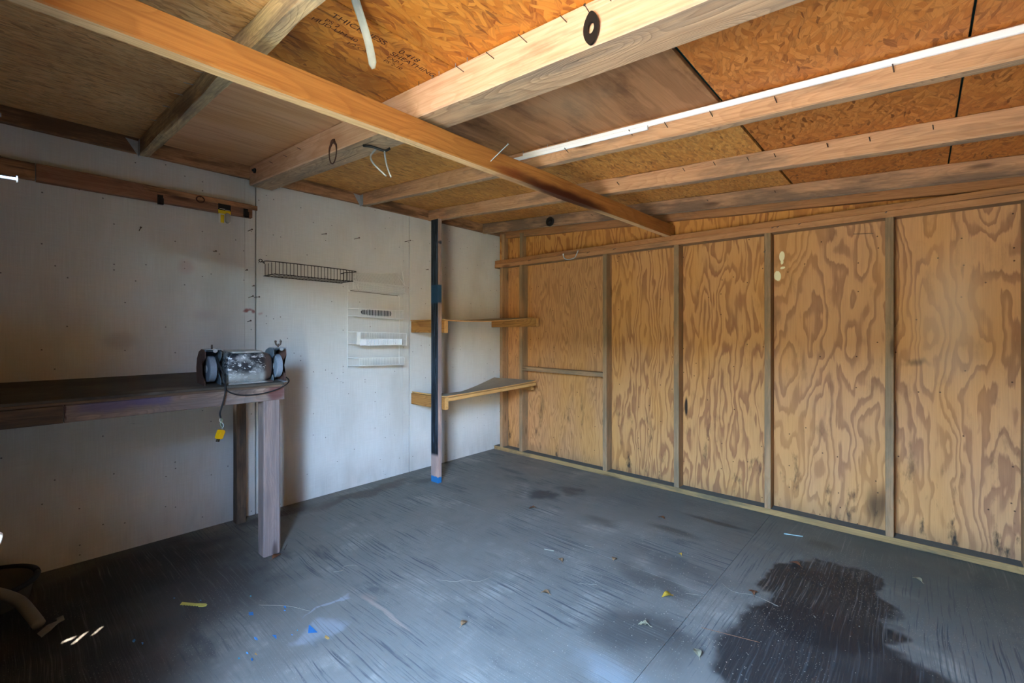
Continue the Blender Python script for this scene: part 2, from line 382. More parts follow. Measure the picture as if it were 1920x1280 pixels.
def floor_mat(name, along):
    k = Mat(name, 0.55, 0.4); k.two = True; p = k.pos(); q = k.map(p, (1,1,0))
    gs = (120, 2.6, 1) if along == 'y' else (2.6, 120, 1)
    gw = k.add(q, k.vscale(k.noisec(q, 1.6, 2), 0.05))
    g = k.noise(k.map(gw, gs), 1.0, 3, 0.62)
    wear = k.noise(q, 1.7, 4, 0.6)
    c = k.mix(k.noise(q, 5.0, 5, 0.7), srgb('#5f5c51'), srgb('#7b766a'))
    c = k.mix(k.math('MULTIPLY', k.mask(k.noise(q, 0.9, 3), 0.45, 0.7), 0.5), c, srgb('#66665c'))
    dust = k.math('MULTIPLY', k.mask(k.noise(q, 2.6, 5, 0.65), 0.52, 0.72), k.mask(g, 0.35, 0.6)); c = k.mix(k.math('MULTIPLY', dust, 0.5), c, srgb('#9b9584'))
    lines = k.math('MULTIPLY', k.mask(g, 0.45, 0.35), k.mask(wear, 0.36, 0.60)); c = k.mix(k.math('MULTIPLY', lines, 0.75), c, srgb('#34383a'))
    # worn dark smears
    sm = k.noise(k.map(q, (4.5, 1.6, 1) if along == 'y' else (1.6, 4.5, 1)), 1.3, 4, 0.6); c = k.mix(k.math('MULTIPLY', k.mask(sm, 0.60, 0.76), 0.6), c, srgb('#3a3c3b'))
    # spilled oil, dirt, smears; dark patches round the bench also paint in shade
    for cc, r, h, a, so in (((-0.2,-3.3,0),(1.3,1.6,1),'#3a4038',0.75,0.9), ((-0.4,-1.9,0),(0.7,1.3,1),'#4a504b',0.6,0.9), ((-1.02,-2.94,0),(0.38,0.27,1),'#1d1a17',0.95,0.15), ((-1.50,-2.98,0),(0.48,0.34,1),'#1f1c1a',0.93,0.2), ((-0.70,-2.96,0),(0.16,0.20,1),'#24201c',0.9,0.2), ((-1.65,-3.30,0),(0.45,0.22,1),'#1d1b19',0.92,0.3), ((-1.75,-2.40,0),(0.22,0.30,1),'#35332e',0.7,0.7), ((-1.35,-2.30,0),(0.12,0.30,1),'#3a3833',0.6,0.6),
                            ((-0.80,-1.20,0),(0.10,0.20,1),'#26292b',0.75,0.6), ((-0.60,-1.30,0),(0.09,0.12,1),'#2a2b2b',0.7,0.7), ((-0.52,-0.62,0),(0.05,0.22,1),'#33383b',0.6,0.7), ((-0.92,-1.75,0),(0.09,0.18,1),'#3c342e',0.5,0.8),
                            ((-0.45,-2.30,0),(0.04,0.26,1),'#22241f',0.7,0.6), ((-0.75,-2.15,0),(0.06,0.22,1),'#2b2c26',0.6,0.7), ((-0.35,-2.85,0),(0.10,0.18,1),'#35362a',0.6,0.9), ((-1.15,-2.35,0),(0.10,0.4,1),'#3b3a36',0.5,0.8),
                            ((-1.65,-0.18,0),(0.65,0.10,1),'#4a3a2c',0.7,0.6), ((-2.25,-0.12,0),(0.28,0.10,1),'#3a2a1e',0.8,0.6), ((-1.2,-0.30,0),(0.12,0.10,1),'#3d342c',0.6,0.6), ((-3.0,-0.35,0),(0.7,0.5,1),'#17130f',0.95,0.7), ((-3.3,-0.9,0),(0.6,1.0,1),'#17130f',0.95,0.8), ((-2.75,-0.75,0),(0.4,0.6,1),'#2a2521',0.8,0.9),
                            ((-2.62,-1.47,0),(0.13,0.07,1),'#9ba1a3',0.35,0.5), ((-2.50,-1.33,0),(0.12,0.02,1),'#a7aeb2',0.35,0.4), ((-2.02,-2.45,0),(0.12,0.22,1),'#969c9a',0.35,0.9), ((-2.36,-1.56,0),(0.014,0.24,1),'#9a8672',0.6,0.5), ((-2.345,-1.40,0),(0.03,0.08,1),'#8a7462',0.5,0.7)):
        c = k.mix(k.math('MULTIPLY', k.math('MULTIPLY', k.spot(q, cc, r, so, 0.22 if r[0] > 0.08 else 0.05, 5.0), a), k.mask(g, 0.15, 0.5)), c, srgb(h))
    crumbs = k.vor(q, 90.0, 'Distance'); cr = k.sep(k.vor(q, 90.0, 'Color'))[0]; cm = k.math('MULTIPLY', k.math('MULTIPLY', k.mask(crumbs, 0.16, 0.08), k.math('GREATER_THAN', cr, 0.72)), k.mask(k.noise(q, 1.9, 3), 0.45, 0.62)); c = k.mix(k.math('MULTIPLY', cm, 0.6), c, srgb('#a59d88'))
    k.col(c); k.bump(k.math('ADD', g, k.math('MULTIPLY', k.noise(q, 160, 2), 0.2)), 0.4, 0.002)
    k.set(k.b.inputs['Roughness'], k.math('ADD', 0.45, k.math('MULTIPLY', wear, 0.3)))
    return k.done()
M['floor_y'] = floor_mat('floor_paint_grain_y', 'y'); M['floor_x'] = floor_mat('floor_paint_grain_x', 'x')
M['felt'] = plain('roofing_felt', '#1c5048', 0.9); M['siding'] = plain('outer_siding', '#7c6a52', 0.8)
M['inner_dark'] = plain('dark_stained_board', '#54402c', 0.85, var=0.2, scale=8); M['inner_ply'] = ply('plywood_inner', '#d0a069', '#a0703f', dirt=False)
def ground():
    k = Mat('ground', 0.95, 0.1); p = k.pos()
    c = k.mix(k.noise(p, 3, 5), srgb('#8f7a60'), srgb('#c4ab8c')); k.col(k.mix(k.mask(k.noise(p, 0.5, 3), 0.5, 0.65), c, srgb('#7d8050'))); return k.done()
M['ground'] = ground()
M['galv'] = plain('galvanised', '#c3c9cb', 0.45, 0.6, 0.2, 40); M['nail'] = plain('nail_steel', '#6a5c50', 0.5, 0.6, 0.2); M['nail_bright'] = plain('nail_bright', '#a4a9ae', 0.45, 0.5, 0.1); M['rust'] = plain('rusty_steel', '#5d3a2b', 0.8, 0.2, 0.3, 60)
M['black'] = plain('black_metal', '#1d1a18', 0.5, 0.2); M['rubber'] = plain('black_rubber', '#17181a', 0.55)
M['white_wire'] = plain('white_coated_wire', '#e4e3da', 0.45, 0.0, 0.06); M['black_wire'] = plain('dark_wire', '#2b231d', 0.5, 0.3)
M['pvc'] = plain('white_trim', '#f1f1ee', 0.4, 0.0, 0.03)

# ------------------------------------------------------------------ the setting
# floor
sub = bmesh.new(); add_box(sub, (-3.75,-5.0,-0.14), (0.12,0.12,-0.019)); floor = from_bm('floor', sub, M['siding']); tag(floor, 'grey painted plywood floor, worn and oil-stained', kind='structure')
g = 0.0008
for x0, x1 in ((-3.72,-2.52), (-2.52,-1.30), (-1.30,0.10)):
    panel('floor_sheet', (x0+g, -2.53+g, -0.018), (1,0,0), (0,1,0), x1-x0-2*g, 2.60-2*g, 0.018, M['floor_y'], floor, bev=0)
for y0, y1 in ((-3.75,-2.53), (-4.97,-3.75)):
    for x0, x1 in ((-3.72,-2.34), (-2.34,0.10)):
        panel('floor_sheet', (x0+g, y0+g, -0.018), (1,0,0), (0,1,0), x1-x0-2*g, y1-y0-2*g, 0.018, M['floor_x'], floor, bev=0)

# back wall: painted hardboard sheets with a lapped edge, on an outer skin
bm = bmesh.new(); add_box(bm, (-3.75,0.022,-0.14), (-2.695,0.06,2.30)); add_box(bm, (-2.435,0.022,-0.14), (0.12,0.06,2.30)); add_box(bm, (-2.695,0.022,-0.14), (-2.435,0.06,0.695)); add_box(bm, (-2.695,0.022,0.93), (-2.435,0.06,2.30)); wall_back = from_bm('wall_back', bm, M['siding']); tag(wall_back, 'off-white painted hardboard back wall', kind='structure')
def wsheet(x0, x1):
    bm = bmesh.new()
    if x0 < -3.0 < x1:                              # hidden slots, added behind the bench apron to throw sun patches on the floor
        add_box(bm, (x0+0.002,0,0), (-2.665,0.020,2.26)); add_box(bm, (-2.515,0,0), (x1-0.068,0.020,2.26)); add_box(bm, (-2.665,0,0), (-2.515,0.020,0.700)); add_box(bm, (-2.665,0,0.823), (-2.515,0.020,2.26))
        add_box(bm, (-2.665,0,0.700), (-2.657,0.020,0.823)); add_box(bm, (-2.657,0,0.700), (-2.613,0.020,0.757)); add_box(bm, (-2.657,0,0.785), (-2.613,0.020,0.823)); add_box(bm, (-2.613,0,0.700), (-2.601,0.020,0.823))
        add_box(bm, (-2.601,0,0.700), (-2.579,0.020,0.757)); add_box(bm, (-2.579,0,0.700), (-2.552,0.020,0.823)); add_box(bm, (-2.552,0,0.700), (-2.532,0.020,0.757)); add_box(bm, (-2.552,0,0.810), (-2.532,0.020,0.823)); add_box(bm, (-2.532,0,0.700), (-2.515,0.020,0.823))
        add_box(bm, (x1-0.0665, 0.0010, 0.0), (x1-0.006, 0.020, 2.26))
        return from_bm('wall_panel', bm, M['wall'], wall_back)
    add_box(bm, (x0+0.002, 0.0, 0.0), (x1-0.068, 0.020, 2.26))
    add_box(bm, (x1-0.0665, 0.0010, 0.0), (x1-0.006, 0.020, 2.26))
    bmesh.ops.bevel(bm, geom=list(bm.edges), offset=0.0008, segments=1, affect='EDGES')
    return from_bm('wall_panel', bm, M['wall'], wall_back)
for x0, x1 in ((-3.70,-3.556), (-3.556,-2.337), (-2.337,-1.124), (-1.124,0.088)): wsheet(x0, x1)
header = lumber('trim_1', (-3.70,-0.0205,2.239), (0.0,-0.0205,2.239), 0.038, 0.098, M['header'], None, seg=24, wob=0.004); tag(header, 'dark stained header board along the top of the back wall', kind='structure')

# right wall: plywood sheets behind studs
bm = bmesh.new(); add_box(bm, (0.013,-5.0,-0.14), (0.05,0.06,2.30)); wall_right = from_bm('wall_right', bm, M['siding']); tag(wall_right, 'bare plywood and stud right wall', kind='structure')
PY = (-0.0, -1.293, -2.512, -3.731, -4.95)
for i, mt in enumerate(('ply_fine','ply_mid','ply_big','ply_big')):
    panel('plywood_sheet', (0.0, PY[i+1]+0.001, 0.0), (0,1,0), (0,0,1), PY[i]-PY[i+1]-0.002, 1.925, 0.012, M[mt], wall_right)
for y0, y1 in ((0.0,-1.293), (-1.293,-2.495), (-2.495,-3.731), (-3.731,-4.95)):
    panel('gable_sheet', (0.0, y1+0.001, 1.927), (0,1,0), (0,0,1), y0-y1-0.002, 0.36, 0.012, M['ply_gable'], wall_right)
def stud(y, z0=0.038, z1=1.85, d=0.089, w=0.038, mat='stud', xo=0.0, name='stud'):
    return lumber(name, (-d/2-0.001+xo, y, z0), (-d/2-0.001+xo, y, z1), d, w, M[mat], wall_right, up=(0,1,0), seg=8, wob=0.0015)
for y in (-0.105, -0.365, -1.293, -1.902, -2.512, -3.131, -3.66, -4.27, -4.88): stud(y)
stud(-0.345, 1.93, 2.17, 0.06); stud(-0.10, 1.93, 2.19, 0.06)
lumber('sole_plate', (-0.046,-0.01,0.019), (-0.046,-4.92,0.019), 0.094, 0.038, M['sole'], wall_right, seg=40, wob=0.003, top=M['sole_top'])
lumber('top_plate', (-0.047,-0.018,1.869), (-0.047,-4.92,1.869), 0.093, 0.0375, M['plate_lo'], wall_right, seg=20, wob=0.002, under=M['stud'])
lumber('top_plate', (-0.046,-0.02,1.9075), (-0.046,-4.92,1.9075), 0.091, 0.0375, M['plate'], wall_right, seg=20, wob=0.0025)
lumber('blocking', (-0.050,-0.384,0.845), (-0.050,-1.274,0.838), 0.075, 0.038, M['stud'], wall_right, under=M['stud'])
lumber('rake_board', (-0.021,-0.04,deck(-0.04)-0.058), (-0.021,-4.92,deck(-4.92)-0.036), 0.040, 0.105, M['plate'], wall_right, seg=40, wob=0.006)

# left wall with the open doorway, and the front wall (both behind / beside the camera)
bm = bmesh.new(); add_box(bm, (-3.66,DOOR_Y0,-0.14), (-3.62,0.06,2.30)); add_box(bm, (-3.66,DOOR_Y1,DOOR_H), (-3.62,DOOR_Y0,2.30)); add_box(bm, (-3.66,-5.0,-0.14), (-3.62,DOOR_Y1,2.30))
wall_left = from_bm('wall_left', bm, M['inner_dark']); tag(wall_left, 'plywood left wall with open doorway', kind='structure')
for y in (-0.10, -0.85, -1.55, DOOR_Y0+0.02, DOOR_Y1-0.02, -4.85):
    lumber('stud', (-3.578,y,0.0), (-3.578,y,1.95), 0.08, 0.038, M['stud'], wall_left, up=(0,1,0))
lumber('door_header', (-3.578,DOOR_Y1,DOOR_H+0.045), (-3.578,DOOR_Y0,DOOR_H+0.045), 0.08, 0.089, M['plate'], wall_left)
bm = bmesh.new(); add_box(bm, (-3.66,-5.0,-0.14), (0.05,-4.95,2.30)); wall_front = from_bm('wall_front', bm, M['inner_ply']); tag(wall_front, 'plywood front wall behind the camera', kind='structure')

# roof: felt over sheets over rafters
bm = bmesh.new()
a = [bm.verts.new(v) for v in ((-3.75,0.10,deck(0.10)+0.022),(0.10,0.10,deck(0.10)+0.022),(0.10,-5.05,deck(-5.05)+0.022),(-3.75,-5.05,deck(-5.05)+0.022))]
b = [bm.verts.new(v.co+Vector((0,0,0.03))) for v in a]
bm.faces.new(a); bm.faces.new(b[::-1])
for i in range(4): bm.faces.new((a[i], a[(i+1)%4], b[(i+1)%4], b[i]))
ceiling = from_bm('ceiling', bm, M['felt']); tag(ceiling, 'low sloping roof of bare sheets on rafters', kind='structure')
UY = Vector((0, 1, DS)).normalized()
def sheet(x0, x1, y0, y1, mat, along='y'):
    # y0 > y1 ; local X along world x
    k = math.hypot(1, DS)
    if along == 'y': return panel('roof_sheet', (x0+0.001, y1, deck(y1)), (1,0,0), UY, x1-x0-0.002, (y0-y1)*k-0.001, 0.016, M[mat], ceiling)
    return panel('roof_sheet', (x1-0.001, y1, deck(y1)), UY, (-1,0,0), (y0-y1)*k-0.001, x1-x0-0.002, 0.016, M[mat], ceiling)
sheet(-3.72,-2.925, 0.06,-2.46,'osb_left'); sheet(-3.72,-2.925,-2.463,-4.95,'osb')
sheet(-2.925,-2.32, 0.06,-1.40,'ply_roof','x'); stamped = sheet(-2.925,-2.32,-1.402,-2.028,'osb'); sheet(-2.925,-2.32,-2.032,-4.95,'osb')
sheet(-2.32,-1.585, 0.06,-1.40,'osb_far'); sheet(-2.32,-1.585,-1.402,-2.678,'ply_roof_dark','x'); sheet(-2.32,-1.585,-2.693,-3.363,'osb2'); sheet(-2.32,-1.585,-3.368,-4.95,'osb2')
sheet(-1.585,0.06, 0.06,-2.680,'osb_far'); sheet(-1.585,0.06,-2.691,-3.363,'osb2'); sheet(-1.585,0.06,-3.368,-4.95,'osb2')

RAFT = {}
def rafter(key, x0, w, h, mat, under, wob=0.003, y0=-0.041, slope=DS, z0=None):
    zc = lambda y: ((DZ0 if z0 is None else z0) + (DS if z0 is None else slope)*y)
    top0, top1 = deck(y0)-0.001, deck(-4.94)-0.001
    o = lumber('rafter', (x0+w/2, y0, top0-h/2), (x0+w/2, -4.94, top1-h/2), w, h, M[mat], ceiling, seg=60, wob=wob, under=M[under], bev=0.005)
    RAFT[key] = o; return o
rafter('a', -2.946, 0.044, 0.092, 'bark', 'bark', 0.011)
rafter('b', -2.388, 0.140, 0.124, 'big_side', 'rafter_under', 0.003)
rafter('c', -1.607, 0.048, 0.094, 'rafter', 'rafter_under')
rafter('d', -0.956, 0.062, 0.092, 'rafter', 'rafter_under', 0.004)
rafter('e', -0.288, 0.044, 0.093, 'rafter_dark', 'rafter_under')
rafter('z', -3.555, 0.040, 0.092, 'rafter_dark', 'rafter_under')

# outside ground seen by the light through the doorway
bm = bmesh.new(); add_box(bm, (-40,-40,-0.5), (40,40,-0.16)); gr = from_bm('ground', bm, M['ground']); tag(gr, 'bare sandy ground outside', kind='structure')

bm = bmesh.new(); add_box(bm, (-14.4,-45,-0.2), (-14.0,-9,4.0)); bounce_wall = from_bm('warm_bounce_wall', bm, plain('bounce_tan', '#ac9068', 0.9, var=0.06, scale=3)); tag(bounce_wall, 'unseen tan wall added across the yard to bounce warm light in', kind='structure')  # unseen wall, added to bounce warm light indoors and hide low sky
bm = bmesh.new(); add_box(bm, (-14.4,-8.8,-0.2), (-14.0,25,4.0)); sky_block = from_bm('sky_blocker', bm, plain('blocker_green', '#5a5a36', 0.95, var=0.3, scale=6)); tag(sky_block, 'unseen green slab added outside the doorway to cut off low sky', kind='structure')  # unseen slab, added to keep low sky out of the doorway
# plank door open on the far jamb: unseen, added to cut daylight at left
dl = bmesh.new(); add_box(dl, (0,0,0.02), (0.86,0.035,1.86)); ang = math.radians(180+44)
m4 = Matrix.Translation((-3.67,-3.12,0)) @ Matrix.Rotation(ang, 4, 'Z')
light_block_door = from_bm('light_block_door', dl, plain('door_brown', '#5a4630', 0.8), None, m4); tag(light_block_door, 'unseen brown plank door added outside the doorway to block daylight', kind='structure')

# ================================================================== THINGS
def nail(parent, p, d, L=0.045, r=0.0018, mat='nail', head=True, name='nail'):
    """nail driven at p, sticking out along d"""
    p = Vector(p); d = Vector(d).normalized(); bm = bmesh.new()
    add_tube(bm, [p - d*0.004, p + d*L], r, 6)
    if head: add_tube(bm, [p + d*L, p + d*(L+0.0018)], r*2.4, 8)
    return from_bm(name, bm, M[mat], parent)

# nails left in the back wall
for (x, z, L, t, lab) in ((-2.385,1.857,0.05,0.03,'nail just below the end of the ledger board'), (-2.58,1.699,0.035,-0.2,'short nail in the wall below the yellow package'), (-2.382,1.423,0.055,0.25,'nail on the lap strip above the red paint smudge'), (-2.347,1.428,0.06,-0.05,'nail at the panel joint above the red paint smudge'),
                          (-2.388,1.266,0.04,0.3,'nail right below the red paint smudge'), (-1.895,1.914,0.05,-0.2,'nail in the wall above the dark wire basket'), (-1.638,1.918,0.055,0.0,'nail in the wall above the crooked white basket'), (-1.173,1.966,0.06,0.0,'nail at the panel joint near the shelf post'),
                          (-2.94,1.768,0.03,0.8,'short bent nail below the ledger board, over the workbench'), (-2.40,1.60,0.02,0.0,'stubby nail on the lap strip level with the dark basket'), (-2.36,1.50,0.02,0.1,'stubby nail at the joint below the dark basket hook'), (-0.95,1.75,0.02,0,'small nail between the shelf post and the corner')):
    tag(nail(None, (x, 0, z), (0.03, -1, t*0.4), L*1.3, 0.0023), lab, 'nail', 'nails left in the off-white wall')
# nails standing out of the rafters
rb, rc, rd, re, ra = (RAFT[k] for k in 'bcdea')
for y, dz, L in ((-2.09,0.035,0.035), (-2.235,0.038,0.035), (-2.375,0.036,0.04), (-2.52,0.030,0.03), (-2.66,0.028,0.03), (-0.42,0.05,0.02), (-0.62,0.05,0.02), (-0.8,0.045,0.02)):
    nail(rb, (-2.388, y, deck(y)-dz), (-1, 0.12, 0.25), L, 0.0014, 'nail', False)
for y, dz in ((-1.98,0.06), (-2.32,0.05), (-2.48,0.055), (-2.66,0.055), (-2.88,0.06), (-3.2,0.05)): nail(rc, (-1.607, y, deck(y)-dz), (-1, 0.1, 0.5), 0.03, 0.0018, 'nail', False)
for y, dz in ((-2.3,0.035), (-2.46,0.03), (-2.62,0.035), (-2.74,0.04), (-2.95,0.035), (-3.1,0.04), (-3.3,0.035), (-1.9,0.05)): nail(rd, (-0.956, y, deck(y)-dz), (-1, 0.1, 0.5), 0.025, 0.0018, 'nail', False)
for y in (-0.5,-0.75,-0.95,-1.1,-1.25): nail(ra, (-2.944, y, deck(y)-0.012), (-1, 0.0, -0.1), 0.03, 0.0012, 'nail_bright', False)
for y, m in ((-1.93,'nail_bright'), (-1.97,'nail_bright'), (-2.06,'nail_bright'), (-2.12,'nail_bright'), (-1.85,'nail')): nail(ceiling, (-2.40, y, deck(y)), (0,0,-1), 0.016, 0.0012, m, False)
for y in (-1.70,-1.86,-1.98,-2.12): nail(ceiling, (-1.616, y, deck(y)), (0,0.0,-1), 0.03, 0.0012, 'nail_bright', False)
for y, dz in ((-0.7,0.05), (-1.3,0.05), (-2.2,0.045), (-2.6,0.04)): nail(re, (-0.288, y, deck(y)-dz), (-1, 0.1, 0.4), 0.02, 0.0016, 'nail', False)
for y in (-0.5, -1.15, -1.4, -2.55, -2.58, -2.70, -3.12): nail(wall_right, (-0.094, y, 1.885), (-1, 0.1, -0.35), 0.035, 0.0016)
nail(wall_right, (-0.002,-3.05,1.785), (-0.3,1,0.05), 0.09, 0.0014); nail(wall_right, (-0.091,-2.5,1.74), (-1,0,-0.6), 0.03)
# joist hangers
def hanger(x, parent):
    bm = bmesh.new()
    z1 = deck(-0.04)-0.012
    a = [bm.verts.new(v) for v in ((x-0.058,-0.0412,z1), (x-0.001,-0.0412,z1-0.004), (x-0.001,-0.0412,z1-0.088))]
    b = [bm.verts.new(v.co+Vector((0,-0.0014,0))) for v in a]
    bm.faces.new(a); bm.faces.new(b[::-1])
    for i in range(3): bm.faces.new((a[i], a[(i+1)%3], b[(i+1)%3], b[i]))
    add_box(bm, (x-0.0035,-0.085,z1-0.088), (x-0.0018,-0.0412,z1-0.004))
    return from_bm('joist_hanger', bm, M['galv'], parent)
hanger(-2.948, ra); hanger(-1.609, rc)
bm = bmesh.new(); add_tube(bm, [(-2.388,-0.14,2.215), (-2.398,-0.14,2.215)], 0.016, 12); add_tube(bm, [(-2.398,-0.14,2.215), (-2.408,-0.14,2.215)], 0.008, 6); from_bm('bolt', bm, M['black'], rb)
# black wall knob on the far rafter
kb = bmesh.new(); add_tube(kb, [(-0.289,-0.876,2.154),(-0.299,-0.876,2.154),(-0.302,-0.876,2.154)], [0.041,0.041,0.034], 24); add_tube(kb, [(-0.302,-0.876,2.154),(-0.314,-0.876,2.154)], [0.017,0.013], 16)
o = from_bm('round_knob', kb, M['black']); tag(o, 'round black disc fixed to the rafter above the plywood wall', 'knob')

# printed grade stamps on the roof sheet
M['ink'] = plain('stamp_ink', '#522a18', 0.8)
def stamp(txt, x, y, size, ang=0.0):
    cu = bpy.data.curves.new('stamp', 'FONT'); cu.body = txt; cu.size = size
    tmp = bpy.data.objects.new('tmp', cu); COL.objects.link(tmp)
    me = bpy.data.meshes.new_from_object(tmp); bpy.data.objects.remove(tmp); me.materials.append(M['ink'])
    o = bpy.data.objects.new('printed_stamp', me)
    ux = Vector((math.cos(ang), math.sin(ang), math.sin(ang)*DS)).normalized(); uy = Vector((math.sin(ang), -math.cos(ang), -math.cos(ang)*DS)).normalized(); uz = ux.cross(uy)
    m = Matrix((ux, uy, uz)).transposed().to_4x4(); m.translation = Vector((x, y, deck(y)-0.0012)); o.matrix_basis = m
    return put(o, stamped)
for t, x, y, sz in (('THICKNESS',-2.80,-1.955,0.036), ('PS 2',-2.80,-1.918,0.026), ('HUD-UM-40',-2.83,-1.893,0.028), ('1/2 CAT',-2.70,-1.862,0.024), ('0.418',-2.565,-1.955,0.036), ('SHEATHING',-2.575,-1.922,0.034), ('EXP 1',-2.57,-1.893,0.026), ('PS 2-10',-2.565,-1.866,0.024)): stamp(t, x, y, sz)

# cross beam
beam = lumber('crossbeam', (-3.62,-1.845,1.945), (-0.02,-1.840,1.966), 0.048, 0.092, M['beam'], under=M['beam_under'], seg=40, wob=0.002, bev=0.004)
tag(beam, 'orange-brown timber crossbeam with a dark red stain, passing under the rafters', 'beam')
nail(beam, (-2.03,-1.869,1.945), (0.18,-0.35,0.33), 0.10, 0.0022, 'nail_bright')

# white trim strips lying along the rafter
tr = empty('trim_strip', (-1.615,-2.5,2.06), 'white plastic trim strip fixed along the rafter beside the dark plywood roof sheet', 'trim strip')
lumber('strip', (-1.614,-1.70,deck(-1.70)-0.026), (-1.616,-4.9,deck(-4.9)-0.017), 0.012, 0.021, M['pvc'], tr, bev=0.002)
lumber('strip', (-1.622,-1.62,deck(-1.62)-0.040), (-1.622,-2.40,deck(-2.40)-0.042), 0.010, 0.018, M['pvc'], tr, bev=0.002)

# strip of pale cloth hanging from the roof
CP = smooth_pts([(-2.862,-2.175,2.120),(-2.830,-2.135,2.119),(-2.798,-2.10,2.112),(-2.753,-2.06,2.095),(-2.715,-2.03,2.058),(-2.682,-2.0,2.015)], 4)
bm = bmesh.new(); N = 20; rows = []
for i in range(N+1):
    t = i/N; c0 = CP[i*(len(CP)-1)//N]; x, y, z = c0
    w = 0.0155*(1-0.2*t) if i < N else 0.006
    tw = 0.5*math.sin(t*3.0); d = Vector((math.cos(0.85+tw), -math.sin(0.85+tw), 0.25*t))
    c = Vector((x, y, z)); rows.append([bm.verts.new(c+d*w*s + Vector((0.002*math.sin(9*t),0.002*math.cos(7*t),0))) for s in (-1,-0.35,0.3,1)])
for a, b in zip(rows, rows[1:]):
    for j in range(3): bm.faces.new((a[j], a[j+1], b[j+1], b[j]))
bmesh.ops.solidify(bm, geom=list(bm.faces), thickness=0.002)
o = from_bm('cloth_strip', bm, plain('pale_cloth', '#d6d3c2', 0.9, var=0.15, scale=40), smooth=True); tag(o, 'pale cloth strip hanging from the roof sheet above the crossbeam', 'cloth strip')

# things hung on the thick rafter
def gasket():
    bm = bmesh.new(); n = 28; inn, outr = [], []
    for i in range(n):
        a = 2*math.pi*i/n; s = abs(math.sin(a)); ry = 0.019+0.016*s**3; 
        outr.append((0.024*math.cos(a)*(1-0.25*s**2), 0.045*math.sin(a))); inn.append((0.010*math.cos(a), 0.015*math.sin(a)))
    V = [[bm.verts.new((-2.394-d, -2.605+p[0], 2.012+p[1])) for p in ring] for ring in (outr, inn) for d in (0, 0.006)]
    o0, o1, i0, i1 = V
    for i in range(n):
        j = (i+1) % n
        bm.faces.new((o0[i],o0[j],o1[j],o1[i])); bm.faces.new((i0[i],i1[i],i1[j],i0[j])); bm.faces.new((o1[i],o1[j],i1[j],i1[i])); bm.faces.new((o0[i],i0[i],i0[j],o0[j]))
    return from_bm('flange_gasket', bm, M['black'])
o = gasket(); tag(o, 'black diamond-shaped flange gasket hung on a nail in the thick pale rafter', 'gasket')
nail(rb, (-2.388,-2.60,2.052), (-1,0.0,0.35), 0.035, 0.0016)
bm = bmesh.new()
pts = [(-2.392, -1.16+0.036*math.sin(a)*(1.0 if math.cos(a) < 0.6 else 0.75), 2.065-0.002+0.055*math.cos(a)) for a in [2*math.pi*i/24 for i in range(25)]]
add_tube(bm, pts, [0.003+0.004*max(0, math.cos(2*math.pi*i/24)) for i in range(25)], 6)
add_box(bm, (-2.395,-1.176,2.105), (-2.389,-1.146,2.122))
o = from_bm('ring_bracket', bm, M['rust']); tag(o, 'rusty oval ring bracket hanging on the thick rafter near its wall end', 'bracket')
# spring clip hanging under the crossbeam
cl = empty('hanging_clip', (-2.36,-1.42,2.0), 'shiny metal clip hanging beneath the thick rafter behind the crossbeam', 'clip')
bm = bmesh.new(); add_tube(bm, smooth_pts([(-2.37,-1.40,2.035),(-2.345,-1.43,2.03),(-2.30,-1.46,2.018),(-2.28,-1.475,2.03)]), 0.006, 6); from_bm('hinge', bm, M['black'], cl, smooth=True)
for pts in ([(-2.325,-1.43,2.025),(-2.345,-1.42,1.99),(-2.335,-1.43,1.955),(-2.29,-1.46,1.905)], [(-2.30,-1.46,2.02),(-2.298,-1.465,1.98),(-2.29,-1.47,1.94),(-2.275,-1.475,1.90)]):
    bm = bmesh.new(); add_tube(bm, smooth_pts(pts), 0.0042, 6); from_bm('jaw', bm, M['galv'], cl, smooth=True)
# hook screwed on the right wall's plate
hk = empty('coat_hook', (-0.10,-0.96,1.86), 'bent bright metal hook screwed to the plate above the plywood', 'hook')
bm = bmesh.new(); add_tube(bm, smooth_pts([(-0.096,-1.035,1.912),(-0.099,-1.02,1.88),(-0.105,-1.005,1.852),(-0.125,-0.975,1.838),(-0.148,-0.945,1.838),(-0.160,-0.93,1.852),(-0.162,-0.925,1.876)]), 0.0045, 8); from_bm('hook_rod', bm, M['galv'], hk, smooth=True)
bm = bmesh.new(); add_tube(bm, [(-0.162,-0.925,1.874),(-0.163,-0.924,1.888)], 0.0065, 8); from_bm('hook_tip', bm, M['white_wire'], hk)

# ---- ledger board on the back wall, with what hangs on it
lb = empty('ledger_board', (-3.0,-0.02,1.94), 'dark red-brown boards nailed along the off-white wall above the workbench', 'ledger board')
lumber('board', (-3.341,-0.020,1.982), (-2.372,-0.020,1.980), 0.038, 0.085, M['ledger'], lb, seg=12, wob=0.002)
lumber('board', (-3.53,-0.020,1.985), (-3.345,-0.020,1.984), 0.038, 0.080, M['header'], lb)
lumber('lath', (-2.93,-0.044,2.005), (-2.345,-0.044,2.003), 0.008, 0.030, M['header'], lb)
for x, z, n in ((-2.853,1.953,'black clip in the middle of the red-brown ledger board'), (-2.412,1.962,'black clip beside the yellow package on the ledger board')):
    bm = bmesh.new(); add_box(bm, (x-0.013,-0.044,z-0.026), (x+0.013,-0.040,z+0.026)); add_box(bm, (x-0.013,-0.062,z-0.030), (x+0.013,-0.040,z-0.024)); add_box(bm, (x-0.013,-0.062,z-0.030), (x+0.013,-0.058,z+0.005))
    o = from_bm('spring_clip', bm, M['black']); tag(o, n, 'clip', 'black clips on the ledger board')
bm = bmesh.new(); add_tube(bm, [(-2.661+0.020*math.cos(a), -0.050, 1.993+0.018*math.sin(a)) for a in [2*math.pi*i/20 for i in range(21)]], 0.0035, 6); add_tube(bm, [(-2.661,-0.039,2.006),(-2.661,-0.052,2.010)], 0.004, 6)
